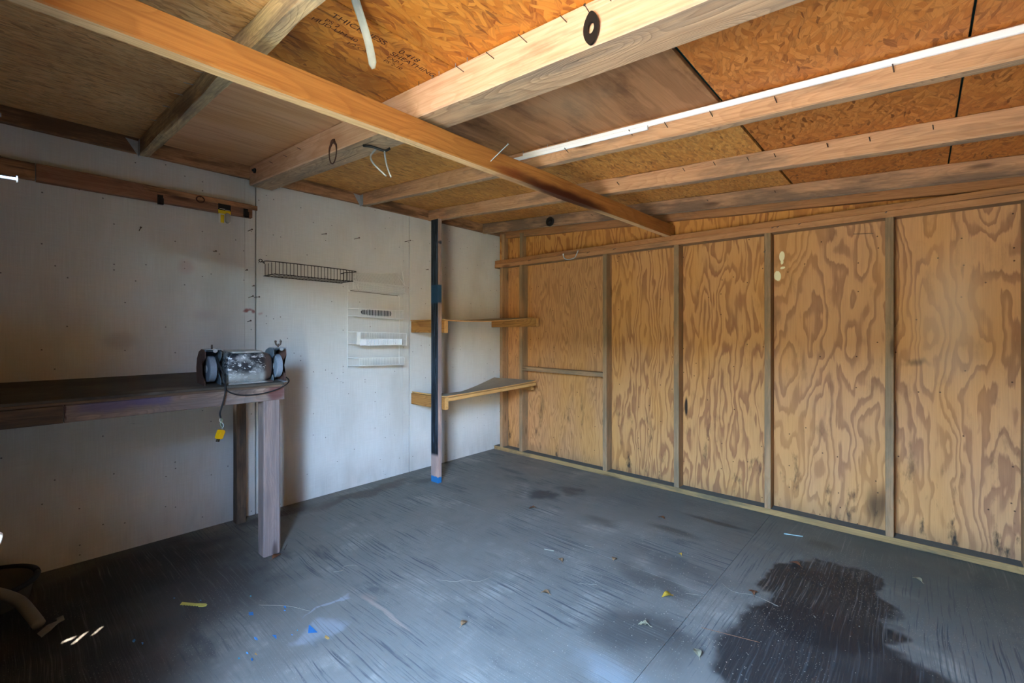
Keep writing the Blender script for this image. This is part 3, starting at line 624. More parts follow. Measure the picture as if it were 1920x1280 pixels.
o = from_bm('metal_ring', bm, M['rust']); tag(o, 'small dark metal ring hung on the ledger board', 'ring')
pk = empty('hang_card_package', (-2.534,-0.055,1.876), 'black and yellow retail hang-card package on the ledger board', 'package')
def card(nm, x0, x1, z0, z1, mat, y=-0.050, t=0.001):
    bm = bmesh.new(); add_box(bm, (x0,y-t,z0), (x1,y,z1)); return from_bm(nm, bm, mat, pk)
YEL = plain('card_yellow', '#e8c81c', 0.5, var=0.05); WHT = plain('card_white', '#dedbd0', 0.5, var=0.05)
card('card_top', -2.568, -2.500, 1.952, 1.990, M['black']); card('card_band', -2.568,-2.500,1.930,1.952, YEL); card('card_back', -2.566,-2.502,1.872,1.930, WHT)
card('card_print', -2.556,-2.536,1.874,1.924, YEL, -0.0512); card('card_print', -2.562,-2.533,1.9575,1.9605, WHT, -0.0512); card('card_print', -2.530,-2.505,1.9545,1.9575, WHT, -0.0512)
bm = bmesh.new(); add_tube(bm, [(-2.520,-0.051,1.882),(-2.520,-0.060,1.886),(-2.520,-0.062,1.91),(-2.520,-0.058,1.928),(-2.520,-0.051,1.930)], [0.010,0.015,0.016,0.014,0.010], 10); from_bm('blister', bm, plain('blister_grey', '#b9b3a4', 0.25), pk, smooth=True)

# ---- workbench
wbn = empty('workbench', (-3.0,-0.33,0.0), 'weathered timber workbench with purple and red spray marks under the bench grinder', 'workbench')
def bench_stain(k, c):
    p = k.pos()
    for cc, r, h, a in (((-3.13,-0.67,0.885),(0.17,0.05,0.045),'#5a5170',0.75), ((-3.0,-0.67,0.89),(0.10,0.05,0.035),'#5d5679',0.7), ((-2.46,-0.67,0.88),(0.07,0.1,0.07),'#5d2a28',0.75), ((-2.95,-0.66,0.925),(0.25,0.06,0.012),'#12302f',0.8), ((-2.62,-0.67,0.9),(0.08,0.05,0.03),'#3b3733',0.6), ((-3.284,-0.67,0.88),(0.006,0.06,0.06),'#3b1d16',0.8)):
        c = k.mix(k.math('MULTIPLY', k.spot(p, cc, r, 0.6, 0.05, 12), a), c, srgb(h))
    return c
M['bench'] = pine('bench_weathered', '#a8907c', '#5c4638', grey='#8d8078', greyamt=0.6, rings=30, stains=bench_stain, bumps=0.8, bs=0.55)
M['bench_leg'] = pine('bench_leg', '#a08a7e', '#5f4b44', grey='#8a7c76', greyamt=0.6, rings=24, bumps=0.8)
M['bench_back'] = pine('bench_back_leg', '#7d6650', '#4d3b2c', grey='#4c4540', greyamt=0.5)
kt = Mat('bench_top', 0.7, 0.3); q = kt.pos()
cc = kt.mix(kt.noise(q, 9, 5, 0.7), srgb('#3a342c'), srgb('#635c4f')); cc = kt.mix(kt.math('MULTIPLY', kt.mask(kt.noise(q, 3, 4), 0.45, 0.7), 0.6), cc, srgb('#26221d'))
cc = kt.mix(kt.math('MULTIPLY', kt.spot(q, (-2.95,-0.62,0.93), (0.2,0.08,0.1), 0.9, 0.1, 8), 0.6), cc, srgb('#8f8a7c')); kt.col(cc); kt.bump(kt.noise(q, 60, 4), 0.4, 0.003); M['bench_top'] = kt.done()
th = math.atan2(0.034, 0.65); up = Vector((0, -math.sin(th), math.cos(th)))
ub = Vector((0, math.cos(th), math.sin(th)))
panel('top_sheet', (-3.53,-0.668,0.914), (1,0,0), ub, 1.105, 0.637, 0.0125, M['bench_top'], wbn)
panel('lower_sheet', (-3.53,-0.664,0.9015), (1,0,0), ub, 1.100, 0.632, 0.012, M['bench_back'], wbn)
lumber('apron_board', (-3.282,-0.647,0.8645), (-2.421,-0.647,0.8670), 0.038, 0.072, M['bench'], wbn, seg=10, wob=0.001)
lumber('apron_board', (-3.53,-0.647,0.8635), (-3.285,-0.647,0.8645), 0.038, 0.072, M['bench_back'], wbn)
lumber('end_board', (-2.440,-0.627,0.868), (-2.440,-0.034,0.896), 0.038, 0.06, M['bench'], wbn)
lumber('leg', (-2.482,-0.622,0.0), (-2.482,-0.622,0.832), 0.085, 0.085, M['bench_leg'], wbn, up=(0,1,0), seg=8, wob=0.0025, bev=0.006)
lumber('leg', (-2.452,-0.058,0.0), (-2.452,-0.058,0.86), 0.055, 0.065, M['bench_back'], wbn, up=(0,1,0), seg=6, wob=0.002)

# ---- bench grinder
GX, GY, GZ = -2.578, -0.545, 0.924
gr_ = empty('bench_grinder', (GX, GY, GZ), 'old scuffed bench grinder with rusty wheel guards on the workbench', 'grinder')
gr_.rotation_euler = (th*0.9, 0, 0)
GM = mw(gr_)
def gpart(nm, bm, mat, smooth=False, parent=None):
    bmesh.ops.transform(bm, matrix=GM, verts=bm.verts); return from_bm(nm, bm, mat, parent or gr_, smooth=smooth)
km = Mat('scuffed_motor_paint', 0.4, 0.5, 0.25); q = km.obj(False)
sc_ = km.noise(km.map(q, (30, 30, 55), (0,0.6,0)), 1.6, 6, 0.75); b1 = km.noise(q, 14, 4)
cc = km.mix(km.mask(b1, 0.46, 0.66), srgb('#26282c'), srgb('#8a8f8e')); cc = km.mix(km.mask(sc_, 0.56, 0.60), cc, srgb('#d5d8d4'))
zz = km.sep(q)[2]; cc = km.mix(km.math('MULTIPLY', km.mask(zz, 0.075, 0.03), 0.75), cc, srgb('#b9b9b0')); xx = km.sep(q)[0]; cc = km.mix(km.mask(xx, 0.055, 0.085), cc, srgb('#5a4a42')); km.col(cc); M['motor'] = km.done()
M['stone'] = plain('grinding_stone', '#8d98a2', 0.85, 0, 0.2, 220); M['guard_grey'] = plain('guard_grey', '#7f8f96', 0.5, 0.3, 0.25, 40); M['guard_rust'] = plain('guard_rust', '#7d5a4c', 0.8, 0.1, 0.3, 40)
def motor():
    bm = bmesh.new(); n = 32; rings = []
    for x, s in ((-0.112,0.80), (-0.108,0.93), (-0.098,1.0), (0.040,1.0), (0.060,0.985), (0.085,0.94), (0.108,0.84), (0.118,0.62)):
        ring = []
        for i in range(n):
            a = 2*math.pi*i/n; ca, sa = math.cos(a), math.sin(a); e = 0.48
            y = 0.078*s*math.copysign(abs(ca)**e, ca); z = 0.088 + 0.084*s*math.copysign(abs(sa)**e, sa)
            ring.append(bm.verts.new((x, y, z)))
        rings.append(ring)
    for a, b in zip(rings, rings[1:]):
        for i in range(n): bm.faces.new((a[i], a[(i+1)%n], b[(i+1)%n], b[i]))
    bm.faces.new(rings[0]); bm.faces.new(rings[-1][::-1]); return bm
gpart('motor_housing', motor(), M['motor'], True)
bm = bmesh.new(); add_box(bm, (-0.085,-0.070,0.168), (0.062,0.070,0.177)); bmesh.ops.bevel(bm, geom=list(bm.edges), offset=0.002, segments=1, affect='EDGES'); gpart('top_cover', bm, M['motor'])
bm = bmesh.new(); add_box(bm, (-0.105,-0.085,0.0), (0.115,0.085,0.016)); bmesh.ops.bevel(bm, geom=list(bm.edges), offset=0.003, segments=1, affect='EDGES'); gpart('base', bm, M['motor'])
bm = bmesh.new(); add_box(bm, (-0.012,-0.0815,0.030), (0.045,-0.0790,0.052)); gpart('nameplate', bm, plain('plate_alu', '#aeb0aa', 0.4, 0.5))
bm = bmesh.new(); add_tube(bm, [(-0.17,0,0.086),(0.17,0,0.086)], 0.009, 12); gpart('shaft', bm, M['galv'])
GP = [(-0.030,-0.004),(0.060,-0.004),(0.085,0.03),(0.095,0.086),(0.085,0.135),(0.055,0.172),(0.010,0.188),(-0.045,0.188),(-0.055,0.180),(-0.060,0.150),(-0.022,0.118),(-0.016,0.086),(-0.022,0.062),(-0.058,0.035),(-0.060,-0.004)]
def side_plate(x, t, P):
    bm = bmesh.new(); a = [bm.verts.new((x, p[0], p[1])) for p in P]; b = [bm.verts.new((x+t, p[0], p[1])) for p in P]
    bm.faces.new(a); bm.faces.new(b[::-1])
    for i in range(len(P)): bm.faces.new((a[i], a[(i+1)%len(P)], b[(i+1)%len(P)], b[i]))
    bmesh.ops.triangulate(bm, faces=[f for f in bm.faces if len(f.verts) > 4]); return bm
GI = [(p[0] if p[0] > -0.02 else p[0]*0.9, p[1]) for p in GP]
for sx in (-1, 1):
    xo, xi = (-0.200, -0.128) if sx < 0 else (0.190, 0.122)
    gd = gpart('wheel_guard', side_plate(xo, 0.003*-sx, GP), M['guard_rust'])
    gpart('inner_plate', side_plate(xi, 0.003*sx, GP), M['guard_grey'], parent=gd)
    bm = bmesh.new(); prof = GP[1:9]; a = [bm.verts.new((xo, p[0], p[1])) for p in prof]; b = [bm.verts.new((xi, p[0], p[1])) for p in prof]
    for i in range(len(prof)-1): bm.faces.new((a[i], a[i+1], b[i+1], b[i]))
    bmesh.ops.solidify(bm, geom=list(bm.faces), thickness=0.003); gpart('guard_rim', bm, M['guard_grey'], parent=gd)
    xm = (xo+xi)/2
    bm = bmesh.new(); add_tube(bm, [(xm-0.016,-0.002,0.086),(xm-0.013,-0.002,0.086),(xm+0.013,-0.002,0.086),(xm+0.016,-0.002,0.086)], [0.062,0.066,0.066,0.062], 40); gpart('grinding_wheel', bm, M['stone'])
    bm = bmesh.new(); add_tube(bm, [(xm-0.020,-0.002,0.086),(xm+0.020,-0.002,0.086)], 0.02, 16); gpart('wheel_flange', bm, M['galv'])
    bm = bmesh.new(); add_box(bm, (xm-0.034,-0.062,0.188), (xm+0.034,0.0,0.191)); add_tube(bm, [(xm+0.006,-0.060,0.184),(xm+0.006,-0.066,0.184)], 0.010, 12); br = gpart('shield_bracket', bm, M['galv'])
    bm = bmesh.new(); add_tube(bm, [(xm,-0.03,0.19),(xm,-0.03,0.212)], 0.004, 8)
    if sx > 0:
        for k in (-1, 1): add_tube(bm, smooth_pts([(xm,-0.03,0.200),(xm+k*0.010,-0.03,0.206),(xm+k*0.014,-0.03,0.222),(xm+k*0.012,-0.03,0.230)], 4), [0.003]*4+[0.0045]*4+[0.006]*4+[0.003], 6)
    gpart('wing_nut' if sx > 0 else 'bolt', bm, M['nail'], True, br)
    bm = bmesh.new(); add_box(bm, (min(xo,xi)-0.004,-0.07,-0.001), (max(xo,xi)+0.004,0.06,0.004)); gpart('foot', bm, M['galv'])
bm = bmesh.new(); add_tube(bm, smooth_pts([(-2.40,-0.50,0.965),(-2.385,-0.60,0.945),(-2.40,-0.672,0.925),(-2.45,-0.680,0.895),(-2.54,-0.682,0.875),(-2.64,-0.682,0.878),(-2.70,-0.680,0.905),(-2.705,-0.665,0.945),(-2.712,-0.640,1.0),(-2.722,-0.600,1.06),(-2.715,-0.57,1.095),(-2.69,-0.56,1.10)]), 0.0033, 8)
from_bm('power_cord', bm, M['rubber'], gr_, smooth=True)
bm = bmesh.new(); add_tube(bm, smooth_pts([(-2.70,-0.655,0.99),(-2.708,-0.675,0.945),(-2.712,-0.688,0.90),(-2.722,-0.690,0.85),(-2.735,-0.690,0.80),(-2.732,-0.690,0.775)]), 0.0038, 8); cord2 = from_bm('power_cord', bm, M['rubber'], gr_, smooth=True)
for pts, hx in (([(-2.732,-0.690,0.78),(-2.726,-0.690,0.765),(-2.734,-0.690,0.745),(-2.722,-0.690,0.725)],'#8fa884'), ([(-2.733,-0.690,0.78),(-2.736,-0.690,0.76),(-2.724,-0.690,0.748),(-2.720,-0.692,0.735),(-2.726,-0.690,0.722)],'#d8d6c8')):
    bm = bmesh.new(); add_tube(bm, smooth_pts(pts), 0.0018, 6); from_bm('wire', bm, plain('wire_'+hx[1:], hx, 0.5), cord2, smooth=True)
bm = bmesh.new(); add_box(bm, (-0.016,-0.013,-0.022), (0.016,0.013,0.022)); bmesh.ops.bevel(bm, geom=list(bm.edges), offset=0.004, segments=2, affect='EDGES')
mp = Matrix.Translation((-2.735,-0.690,0.695)) @ Matrix.Rotation(math.radians(18), 4, 'Y') @ Matrix.Rotation(0.5, 4, 'Z')
bmesh.ops.transform(bm, matrix=mp, verts=bm.verts); plug = from_bm('plug', bm, plain('plug_yellow', '#f2b90c', 0.45, var=0.08), gr_); plug['label'] = 'yellow plug on the dangling cord'
for dx in (-0.006, 0.006):
    bm = bmesh.new(); add_box(bm, (dx-0.0015,-0.004,-0.036), (dx+0.0015,0.004,-0.020)); bmesh.ops.transform(bm, matrix=mp, verts=bm.verts); from_bm('prong', bm, M['nail'], plug)

# ---- black wire basket
bk = empty('wire_basket', (-2.0,0,1.57), 'long dark wire basket hanging on the off-white wall above the white racks', 'wire basket')
X0, X1, YF, ZT, ZB = -2.300, -1.742, -0.17, 1.652, 1.573
bm = bmesh.new()
add_tube(bm, smooth_pts([(-2.308,-0.010,1.668),(-2.292,-0.022,1.655),(X0,-0.04,1.655),(X0+0.012,YF,ZT),(X1,YF,ZT-0.006),(X1+0.004,-0.05,ZT-0.008),(X1-0.01,-0.012,ZT-0.014)], 8), 0.003, 6)
add_tube(bm, [(-2.312+0.010*math.cos(a),-0.008,1.672+0.010*math.sin(a)) for a in [2*math.pi*i/14 for i in range(15)]], 0.0028, 6); from_bm('top_rim', bm, M['black_wire'], bk, smooth=True)
for y, zb in ((YF, ZB), (-0.012, ZB-0.002)):
    bm = bmesh.new(); add_tube(bm, [(X0+0.012,y,zb),(X1,y,zb-0.004)], 0.0028, 6); from_bm('bottom_rim', bm, M['black_wire'], bk)
for x in (X0+0.006, X1):
    bm = bmesh.new(); add_tube(bm, [(x,-0.012,ZB-0.002),(x,YF,ZB-0.002)], 0.0028, 6)
    for t in (0.15, 0.5, 0.85): add_tube(bm, [(x,-0.012+(YF+0.012)*t,ZB-0.002),(x,-0.012+(YF+0.012)*t,ZT-0.004)], 0.002, 5)
    from_bm('end_frame', bm, M['black_wire'], bk)
for i in range(24):
    x = X0+0.02+(X1-X0-0.025)*i/23
    bm = bmesh.new(); add_tube(bm, [(x,YF,ZT-0.005*i/23),(x,YF,ZB),(x,-0.008,ZB-0.003)], 0.0021, 5); from_bm('wire', bm, M['black_wire'], bk)

# ---- white wire door rack with its baskets
rk = empty('wire_rack', (-1.46,0,0.925), 'white wire rack with three basket shelves on the off-white wall', 'wire rack')
for x, z1 in ((-1.695,1.560), (-1.232,1.520)):
    bm = bmesh.new(); add_tube(bm, [(x,-0.006,0.925),(x,-0.006,z1)], 0.0032, 6); from_bm('upright', bm, M['white_wire'], rk)
bm = bmesh.new(); add_tube(bm, [(-1.690,-0.006,1.518),(-1.232,-0.006,1.500)], 0.002, 6); from_bm('top_wire', bm, M['nail'], rk)
for x, z in ((-1.684,1.515), (-1.240,1.500)):
    bm = bmesh.new(); add_tube(bm, [(x,0,z),(x,-0.010,z),(x,-0.014,z)], [0.009,0.009,0.004], 10); from_bm('mounting_button', bm, M['white_wire'], rk)
def wire_shelf(xa, xb, yf, zt0, zt1, zb0, zb1, n, r=0.0021, back=True):
    """front grid from (xa) to (xb), its wires running down and back to the wall"""
    bm = bmesh.new()
    add_tube(bm, [(-1.695,-0.006,zt0),(xa,yf,zt0),(xb,yf,zt1),(-1.232,-0.006,zt1)], 0.0022, 6); add_tube(bm, [(-1.695,-0.006,zb0),(xa,yf,zb0),(xb,yf,zb1),(-1.232,-0.006,zb1)], 0.0022, 6)
    for i in range(n):
        t = i/(n-1); x = xa+(xb-xa)*t; zt = zt0+(zt1-zt0)*t; zb = zb0+(zb1-zb0)*t
        add_tube(bm, [(x,yf,zt),(x,yf,zb)] + ([(x*0.985-0.022,-0.008,zb-0.002)] if back else []), r, 5)
    return bm
from_bm('basket_shelf', wire_shelf(-1.654,-1.253,-0.10,1.378,1.375,1.322,1.306,31), M['white_wire'], rk)
from_bm('basket_shelf', wire_shelf(-1.678,-1.241,-0.12,1.200,1.187,1.110,1.090,31), M['white_wire'], rk)
bm = bmesh.new(); add_box(bm, (-1.684,-0.122,1.104), (-1.655,-0.118,1.200)); add_tube(bm, [(-1.655,-0.12,1.150),(-1.245,-0.12,1.140)], 0.002, 6); add_tube(bm, [(-1.241,-0.12,1.19),(-1.241,-0.12,1.088)], 0.004, 6); add_tube(bm, [(-1.68,-0.12,1.20),(-1.241,-0.12,1.188)], 0.004, 6); from_bm('shelf_edge', bm, M['white_wire'], rk)
from_bm('basket_shelf', wire_shelf(-1.650,-1.248,-0.10,1.002,0.992,0.942,0.930,30), M['white_wire'], rk)
# small slotted tray clipped on the middle shelf
tr2 = empty('slotted_tray', (-1.49,-0.14,1.095), 'small white slotted tray clipped on the middle shelf of the white rack', 'tray')
bm = bmesh.new(); add_box(bm, (-1.668,-0.150,1.098), (-1.622,-0.136,1.146)); bmesh.ops.bevel(bm, geom=list(bm.edges), offset=0.002, segments=1, affect='EDGES'); from_bm('end_block', bm, M['pvc'], tr2)
bm = bmesh.new(); add_box(bm, (-1.622,-0.142,1.096), (-1.302,-0.136,1.101)); add_box(bm, (-1.622,-0.142,1.138), (-1.302,-0.136,1.143)); from_bm('tray_rail', bm, M['pvc'], tr2)
for i in range(24):
    x = -1.615+0.310*i/23; bm = bmesh.new(); add_box(bm, (x-0.0022,-0.148,1.096), (x+0.0022,-0.136,1.143)); from_bm('slat', bm, M['pvc'], tr2)
# dark roll of something in the upper shelf
cn = empty('dark_can', (-1.47,-0.05,1.328), 'dark cylindrical can lying in the upper shelf of the white rack', 'can')
bm = bmesh.new(); add_tube(bm, [(-1.56,-0.055,1.352),(-1.555,-0.055,1.352),(-1.36,-0.055,1.347),(-1.35,-0.055,1.347)], [0.018,0.022,0.022,0.018], 16); from_bm('can_body', bm, plain('can_dark', '#3c4440', 0.4, 0.3), cn, smooth=True)
bm = bmesh.new(); add_tube(bm, [(-1.61,-0.06,1.353),(-1.60,-0.06,1.353),(-1.57,-0.056,1.352),(-1.56,-0.055,1.352)], [0.010,0.018,0.019,0.016], 14); from_bm('can_cap', bm, M['black'], cn, smooth=True)
# loose tilted basket hung above the rack
lbk = empty('loose_wire_basket', (-1.47,-0.06,1.52), 'white wire basket hung crooked above the white rack beside the dark basket', 'wire basket')
bm = bmesh.new(); n = 34
add_tube(bm, [(-1.702,-0.10,1.580),(-1.248,-0.10,1.577)], 0.003, 6)
for i in range(n):
    t = i/(n-1); x = -1.70+0.45*t; add_tube(bm, [(x,-0.10,1.578),(x+0.004,-0.10,1.520),(x+0.02,-0.05,1.517)], 0.0021, 5)
from_bm('front_grid', bm, M['white_wire'], lbk)
bm = bmesh.new()
for i in range(30):
    t = i/29; x = -1.645+0.385*t; add_tube(bm, [(x,-0.014,1.645+0.042*t),(x+0.03,-0.03,1.565),(x+0.03,-0.09,1.520)], 0.0021, 5)
add_tube(bm, [(-1.655,-0.014,1.645),(-1.262,-0.014,1.688)], 0.0024, 6); from_bm('back_grid', bm, M['white_wire'], lbk)
for pts in ([(-1.668,-0.062,1.646),(-1.660,-0.058,1.640),(-1.652,-0.062,1.58),(-1.642,-0.072,1.522)], [(-1.232,-0.062,1.702),(-1.240,-0.062,1.695),(-1.236,-0.07,1.64),(-1.240,-0.10,1.580)], [(-1.268,-0.016,1.690),(-1.243,-0.098,1.585)], [(-1.70,-0.098,1.575),(-1.655,-0.075,1.54)]):
    bm = bmesh.new(); add_tube(bm, pts, 0.0032, 6); from_bm('hook_arm', bm, M['white_wire'], lbk)

# ---- corner shelves and their post
def post_paint(k, c):
    p = k.pos(); z = k.sep(p)[2]
    navy = k.mix(k.mask(k.noise(k.map(p, (45,45,1.8)), 2.0, 4, 0.65), 0.4, 0.75), srgb('#06080b'), srgb('#33424f'))
    navy = k.mix(k.mask(k.noise(k.map(p, (40,40,1.6)), 1.5, 4, 0.7), 0.58, 0.72), navy, srgb('#5c7286'))
    y = k.sep(p)[1]; side = k.mask(y, -0.4185, -0.4150)            # paint covers the broad face only
    bit = k.mask(k.noise(k.map(p, (1,1,3)), 2.0, 2), 0.60, 0.66)
    m = k.math('MULTIPLY', k.mask(z, 0.20, 0.235), k.math('MAXIMUM', side, bit)); c = k.mix(m, c, navy)
    c = k.mix(k.math('MULTIPLY', k.mask(z, 1.58, 1.57), k.mask(z, 1.42, 1.44)), c, srgb('#1b3d55'))
    return k.mix(k.math('MULTIPLY', k.mask(k.math('ADD', z, k.math('MULTIPLY', k.noise(p, 30, 2), 0.04)), 0.075, 0.062), 1.0), c, srgb('#1a5a86'))
M['shelf_post'] = pine('shelf_post_paint', '#b89a88', '#8b6b58', grey='#8a7f7c', greyamt=0.5, stains=post_paint)
sp_ = lumber('shelf_post', (-1.133,-0.3725,0.0), (-1.133,-0.3725,2.098), 0.0375, 0.091, M['shelf_post'], up=(0,1,0), seg=10, wob=0.0012)
tag(sp_, 'upright timber post with dark navy paint holding the corner shelves', 'post')
M['shelf_top'] = plain('shelf_dusty_ply', '#ab9c82', 0.85, 0, 0.2, 12); M['shelf_edge'] = M['rail']
def shelf_board(nm, quad, sag, t, parent, bsag=0.008):
    """warped thin sheet: quad = back-left, front-left, front-right, back-right (top surface)"""
    q = [Vector(v) for v in quad]; bm = bmesh.new(); nu, nv = 16, 6; top = []; bot = []
    for i in range(nu+1):
        u = i/nu; rowt, rowb = [], []
        for j in range(nv+1):
            v = j/nv; p = (q[0]*(1-u)+q[3]*u)*(1-v) + (q[1]*(1-u)+q[2]*u)*v
            p.z -= math.sin(math.pi*u**0.85)*(sag*v + bsag*(1-v)**1.5)
            rowt.append(bm.verts.new(p)); rowb.append(bm.verts.new(p-Vector((0,0,t))))
        top.append(rowt); bot.append(rowb)
    for i in range(nu):
        for j in range(nv):
            bm.faces.new((top[i][j], top[i][j+1], top[i+1][j+1], top[i+1][j])); bm.faces.new((bot[i][j], bot[i+1][j], bot[i+1][j+1], bot[i][j+1])).material_index = 1
    for i in range(nu):
        for j in (0, nv): bm.faces.new((top[i][j], top[i+1][j], bot[i+1][j], bot[i][j])).material_index = 1
    for j in range(nv):
        for i in (0, nu): bm.faces.new((top[i][j], bot[i][j], bot[i][j+1], top[i][j+1])).material_index = 1
    return from_bm(nm, bm, [M['shelf_top'], M['shelf_edge']], parent)
s1 = empty('corner_shelf', (-0.6,-0.25,0.58), 'lower dusty corner shelf with a pine front rail between the post and plywood wall', 'shelf')
shelf_board('shelf_board', ((-1.105,-0.006,0.690),(-1.105,-0.452,0.688),(-0.098,-0.565,0.742),(-0.098,-0.012,0.735)), 0.004, 0.010, s1, 0.085)
lumber('cleat', (-1.092,-0.004,0.629), (-1.092,-0.450,0.627), 0.038, 0.095, M['cleat'], s1, ends=M['rail'])
lumber('front_rail', (-1.100,-0.472,0.664), (-0.140,-0.580,0.715), 0.036, 0.028, M['rail'], s1)
lumber('cleat', (-0.112,-0.006,0.688), (-0.112,-0.530,0.688), 0.038, 0.072, M['cleat'], s1, ends=M['rail'])
s2 = empty('corner_shelf', (-0.6,-0.25,1.20), 'upper sagging thin corner shelf without a front rail, on yellow pine cleats', 'shelf')
shelf_board('shelf_board', ((-1.120,-0.006,1.302),(-1.110,-0.440,1.300),(-0.098,-0.530,1.338),(-0.098,-0.012,1.336)), 0.022, 0.007, s2)
lumber('cleat', (-1.092,-0.004,1.243), (-1.092,-0.445,1.241), 0.038, 0.098, M['cleat'], s2, ends=M['rail'])
lumber('cleat', (-0.110,-0.006,1.286), (-0.110,-0.590,1.289), 0.038, 0.078, M['cleat'], s2, ends=M['rail'])

# ---- things low on the left
def tub():
    t = empty('plastic_tub', (-3.52,-0.14,0), 'low round dark-rimmed grey tub on the floor under the workbench', 'tub')
    bm = bmesh.new(); n = 40; prof = [(0.10,0.0),(0.165,0.0),(0.180,0.075),(0.190,0.078),(0.193,0.092),(0.178,0.092),(0.165,0.02),(0.0,0.015)]; rings = []
    for r, z in prof: rings.append([bm.verts.new((-3.53+max(r,0.002)*math.cos(2*math.pi*i/n), -0.21+max(r,0.002)*math.sin(2*math.pi*i/n), z)) for i in range(n)])
    for a, b in zip(rings, rings[1:]):
        for i in range(n): bm.faces.new((a[i], a[(i+1)%n], b[(i+1)%n], b[i]))
    from_bm('tub_body', bm, plain('tub_grey', '#6c6a62', 0.6), t, smooth=True)
    bm = bmesh.new(); add_tube(bm, [(-3.53+0.188*math.cos(a), -0.21+0.188*math.sin(a), 0.088) for a in [2*math.pi*i/40 for i in range(41)]], 0.012, 8); from_bm('rim', bm, M['rubber'], t, smooth=True)
tub()
bt = empty('bent_tube', (-3.40,-0.6,0), 'bent grey tube with a torn end standing on the floor by the left wall', 'tube')
bm = bmesh.new(); add_tube(bm, smooth_pts([(-3.560,-0.43,0.155),(-3.51,-0.44,0.152),(-3.456,-0.46,0.128),(-3.405,-0.50,0.092),(-3.375,-0.56,0.055),(-3.352,-0.625,0.024)]), 0.021, 12); from_bm('tube', bm, plain('tube_grey', '#7d7a70', 0.6), bt, smooth=True)
bm = bmesh.new(); P = [(-3.358,-0.672),(-3.330,-0.640),(-3.300,-0.610),(-3.300,-0.592),(-3.280,-0.596),(-3.278,-0.616),(-3.298,-0.640),(-3.322,-0.690),(-3.348,-0.702)]
a = [bm.verts.new((x,y,0.010+0.006*math.sin(i*2.1))) for i, (x, y) in enumerate(P)]; bm.faces.new(a); bmesh.ops.triangulate(bm, faces=list(bm.faces)); bmesh.ops.solidify(bm, geom=list(bm.faces), thickness=0.004); from_bm('torn_end', bm, plain('torn_grey', '#8b8880', 0.8), bt)
bm = bmesh.new(); add_tube(bm, smooth_pts([(-3.545,-2.30,0.905),(-3.50,-2.20,0.885),(-3.468,-2.14,0.872),(-3.452,-2.11,0.862),(-3.450,-2.105,0.852),(-3.458,-2.12,0.838),(-3.50,-2.20,0.80),(-3.545,-2.28,0.78)], 5), 0.0032, 8)
o = from_bm('wire_hook', bm, M['white_wire'], smooth=True); tag(o, 'white coated wire hook bending out from the doorway stud', 'hook')
# nails standing out of the left wall's studs
for (x, y, z, L, m) in ((-3.537,-2.16,1.448,0.105,'nail_bright'), (-3.537,-1.55,1.74,0.085,'nail_bright'), (-3.537,-0.85,1.815,0.082,'nail'), (-3.537,-0.85,2.13,0.08,'nail_bright'), (-3.537,-1.55,2.08,0.08,'nail_bright')):
    nail(wall_left, (x, y, z), (1, -0.03, 0.01), L, 0.0022, m)

# ---- litter on the floor
LEAF = [plain('leaf_tan', '#a8835a', 0.8, var=0.25), plain('leaf_yellow', '#e0b63c', 0.7, var=0.15), plain('leaf_brown', '#9a6440', 0.8, var=0.25), plain('leaf_pale', '#b9ae8a', 0.8, var=0.2)]
def leaf(x, y, L, rot, mi, kind, label):
    bm = bmesh.new(); N = 8; rows = []
    for i in range(N+1):
        t = i/N
        if kind == 'oval': w = 0.30*math.sin(math.pi*t**0.8)
        elif kind == 'heart': w = 0.52*(1-t)**0.8*min(1, t*5+0.35)
        else: w = 0.30*math.sin(math.pi*t)*(1+0.55*math.cos(t*math.pi*5))
        w = max(w, 0.015)*L; z = 0.003+0.006*math.sin(math.pi*t)+0.003*math.sin(5*t)
        rows.append([bm.verts.new(((t-0.5)*L, s*w, z+abs(s)*0.003)) for s in (-1,-0.5,0,0.5,1)])
    for a, b in zip(rows, rows[1:]):
        for j in range(4): bm.faces.new((a[j], a[j+1], b[j+1], b[j]))
    bmesh.ops.solidify(bm, geom=list(bm.faces), thickness=0.0008)
    t_ = empty('dead_leaf', (x, y, 0), label, 'leaf', 'fallen leaves on the floor'); t_.rotation_euler = (0,0,rot)
    m = mw(t_); bmesh.ops.transform(bm, matrix=m, verts=bm.verts); from_bm('leaf_blade', bm, LEAF[mi], t_)
    bm = bmesh.new(); add_tube(bm, [m @ Vector((-0.5*L,0,0.003)), m @ Vector((-0.72*L,0.05*L,0.002))], 0.0008, 5); from_bm('leaf_stalk', bm, LEAF[mi], t_)
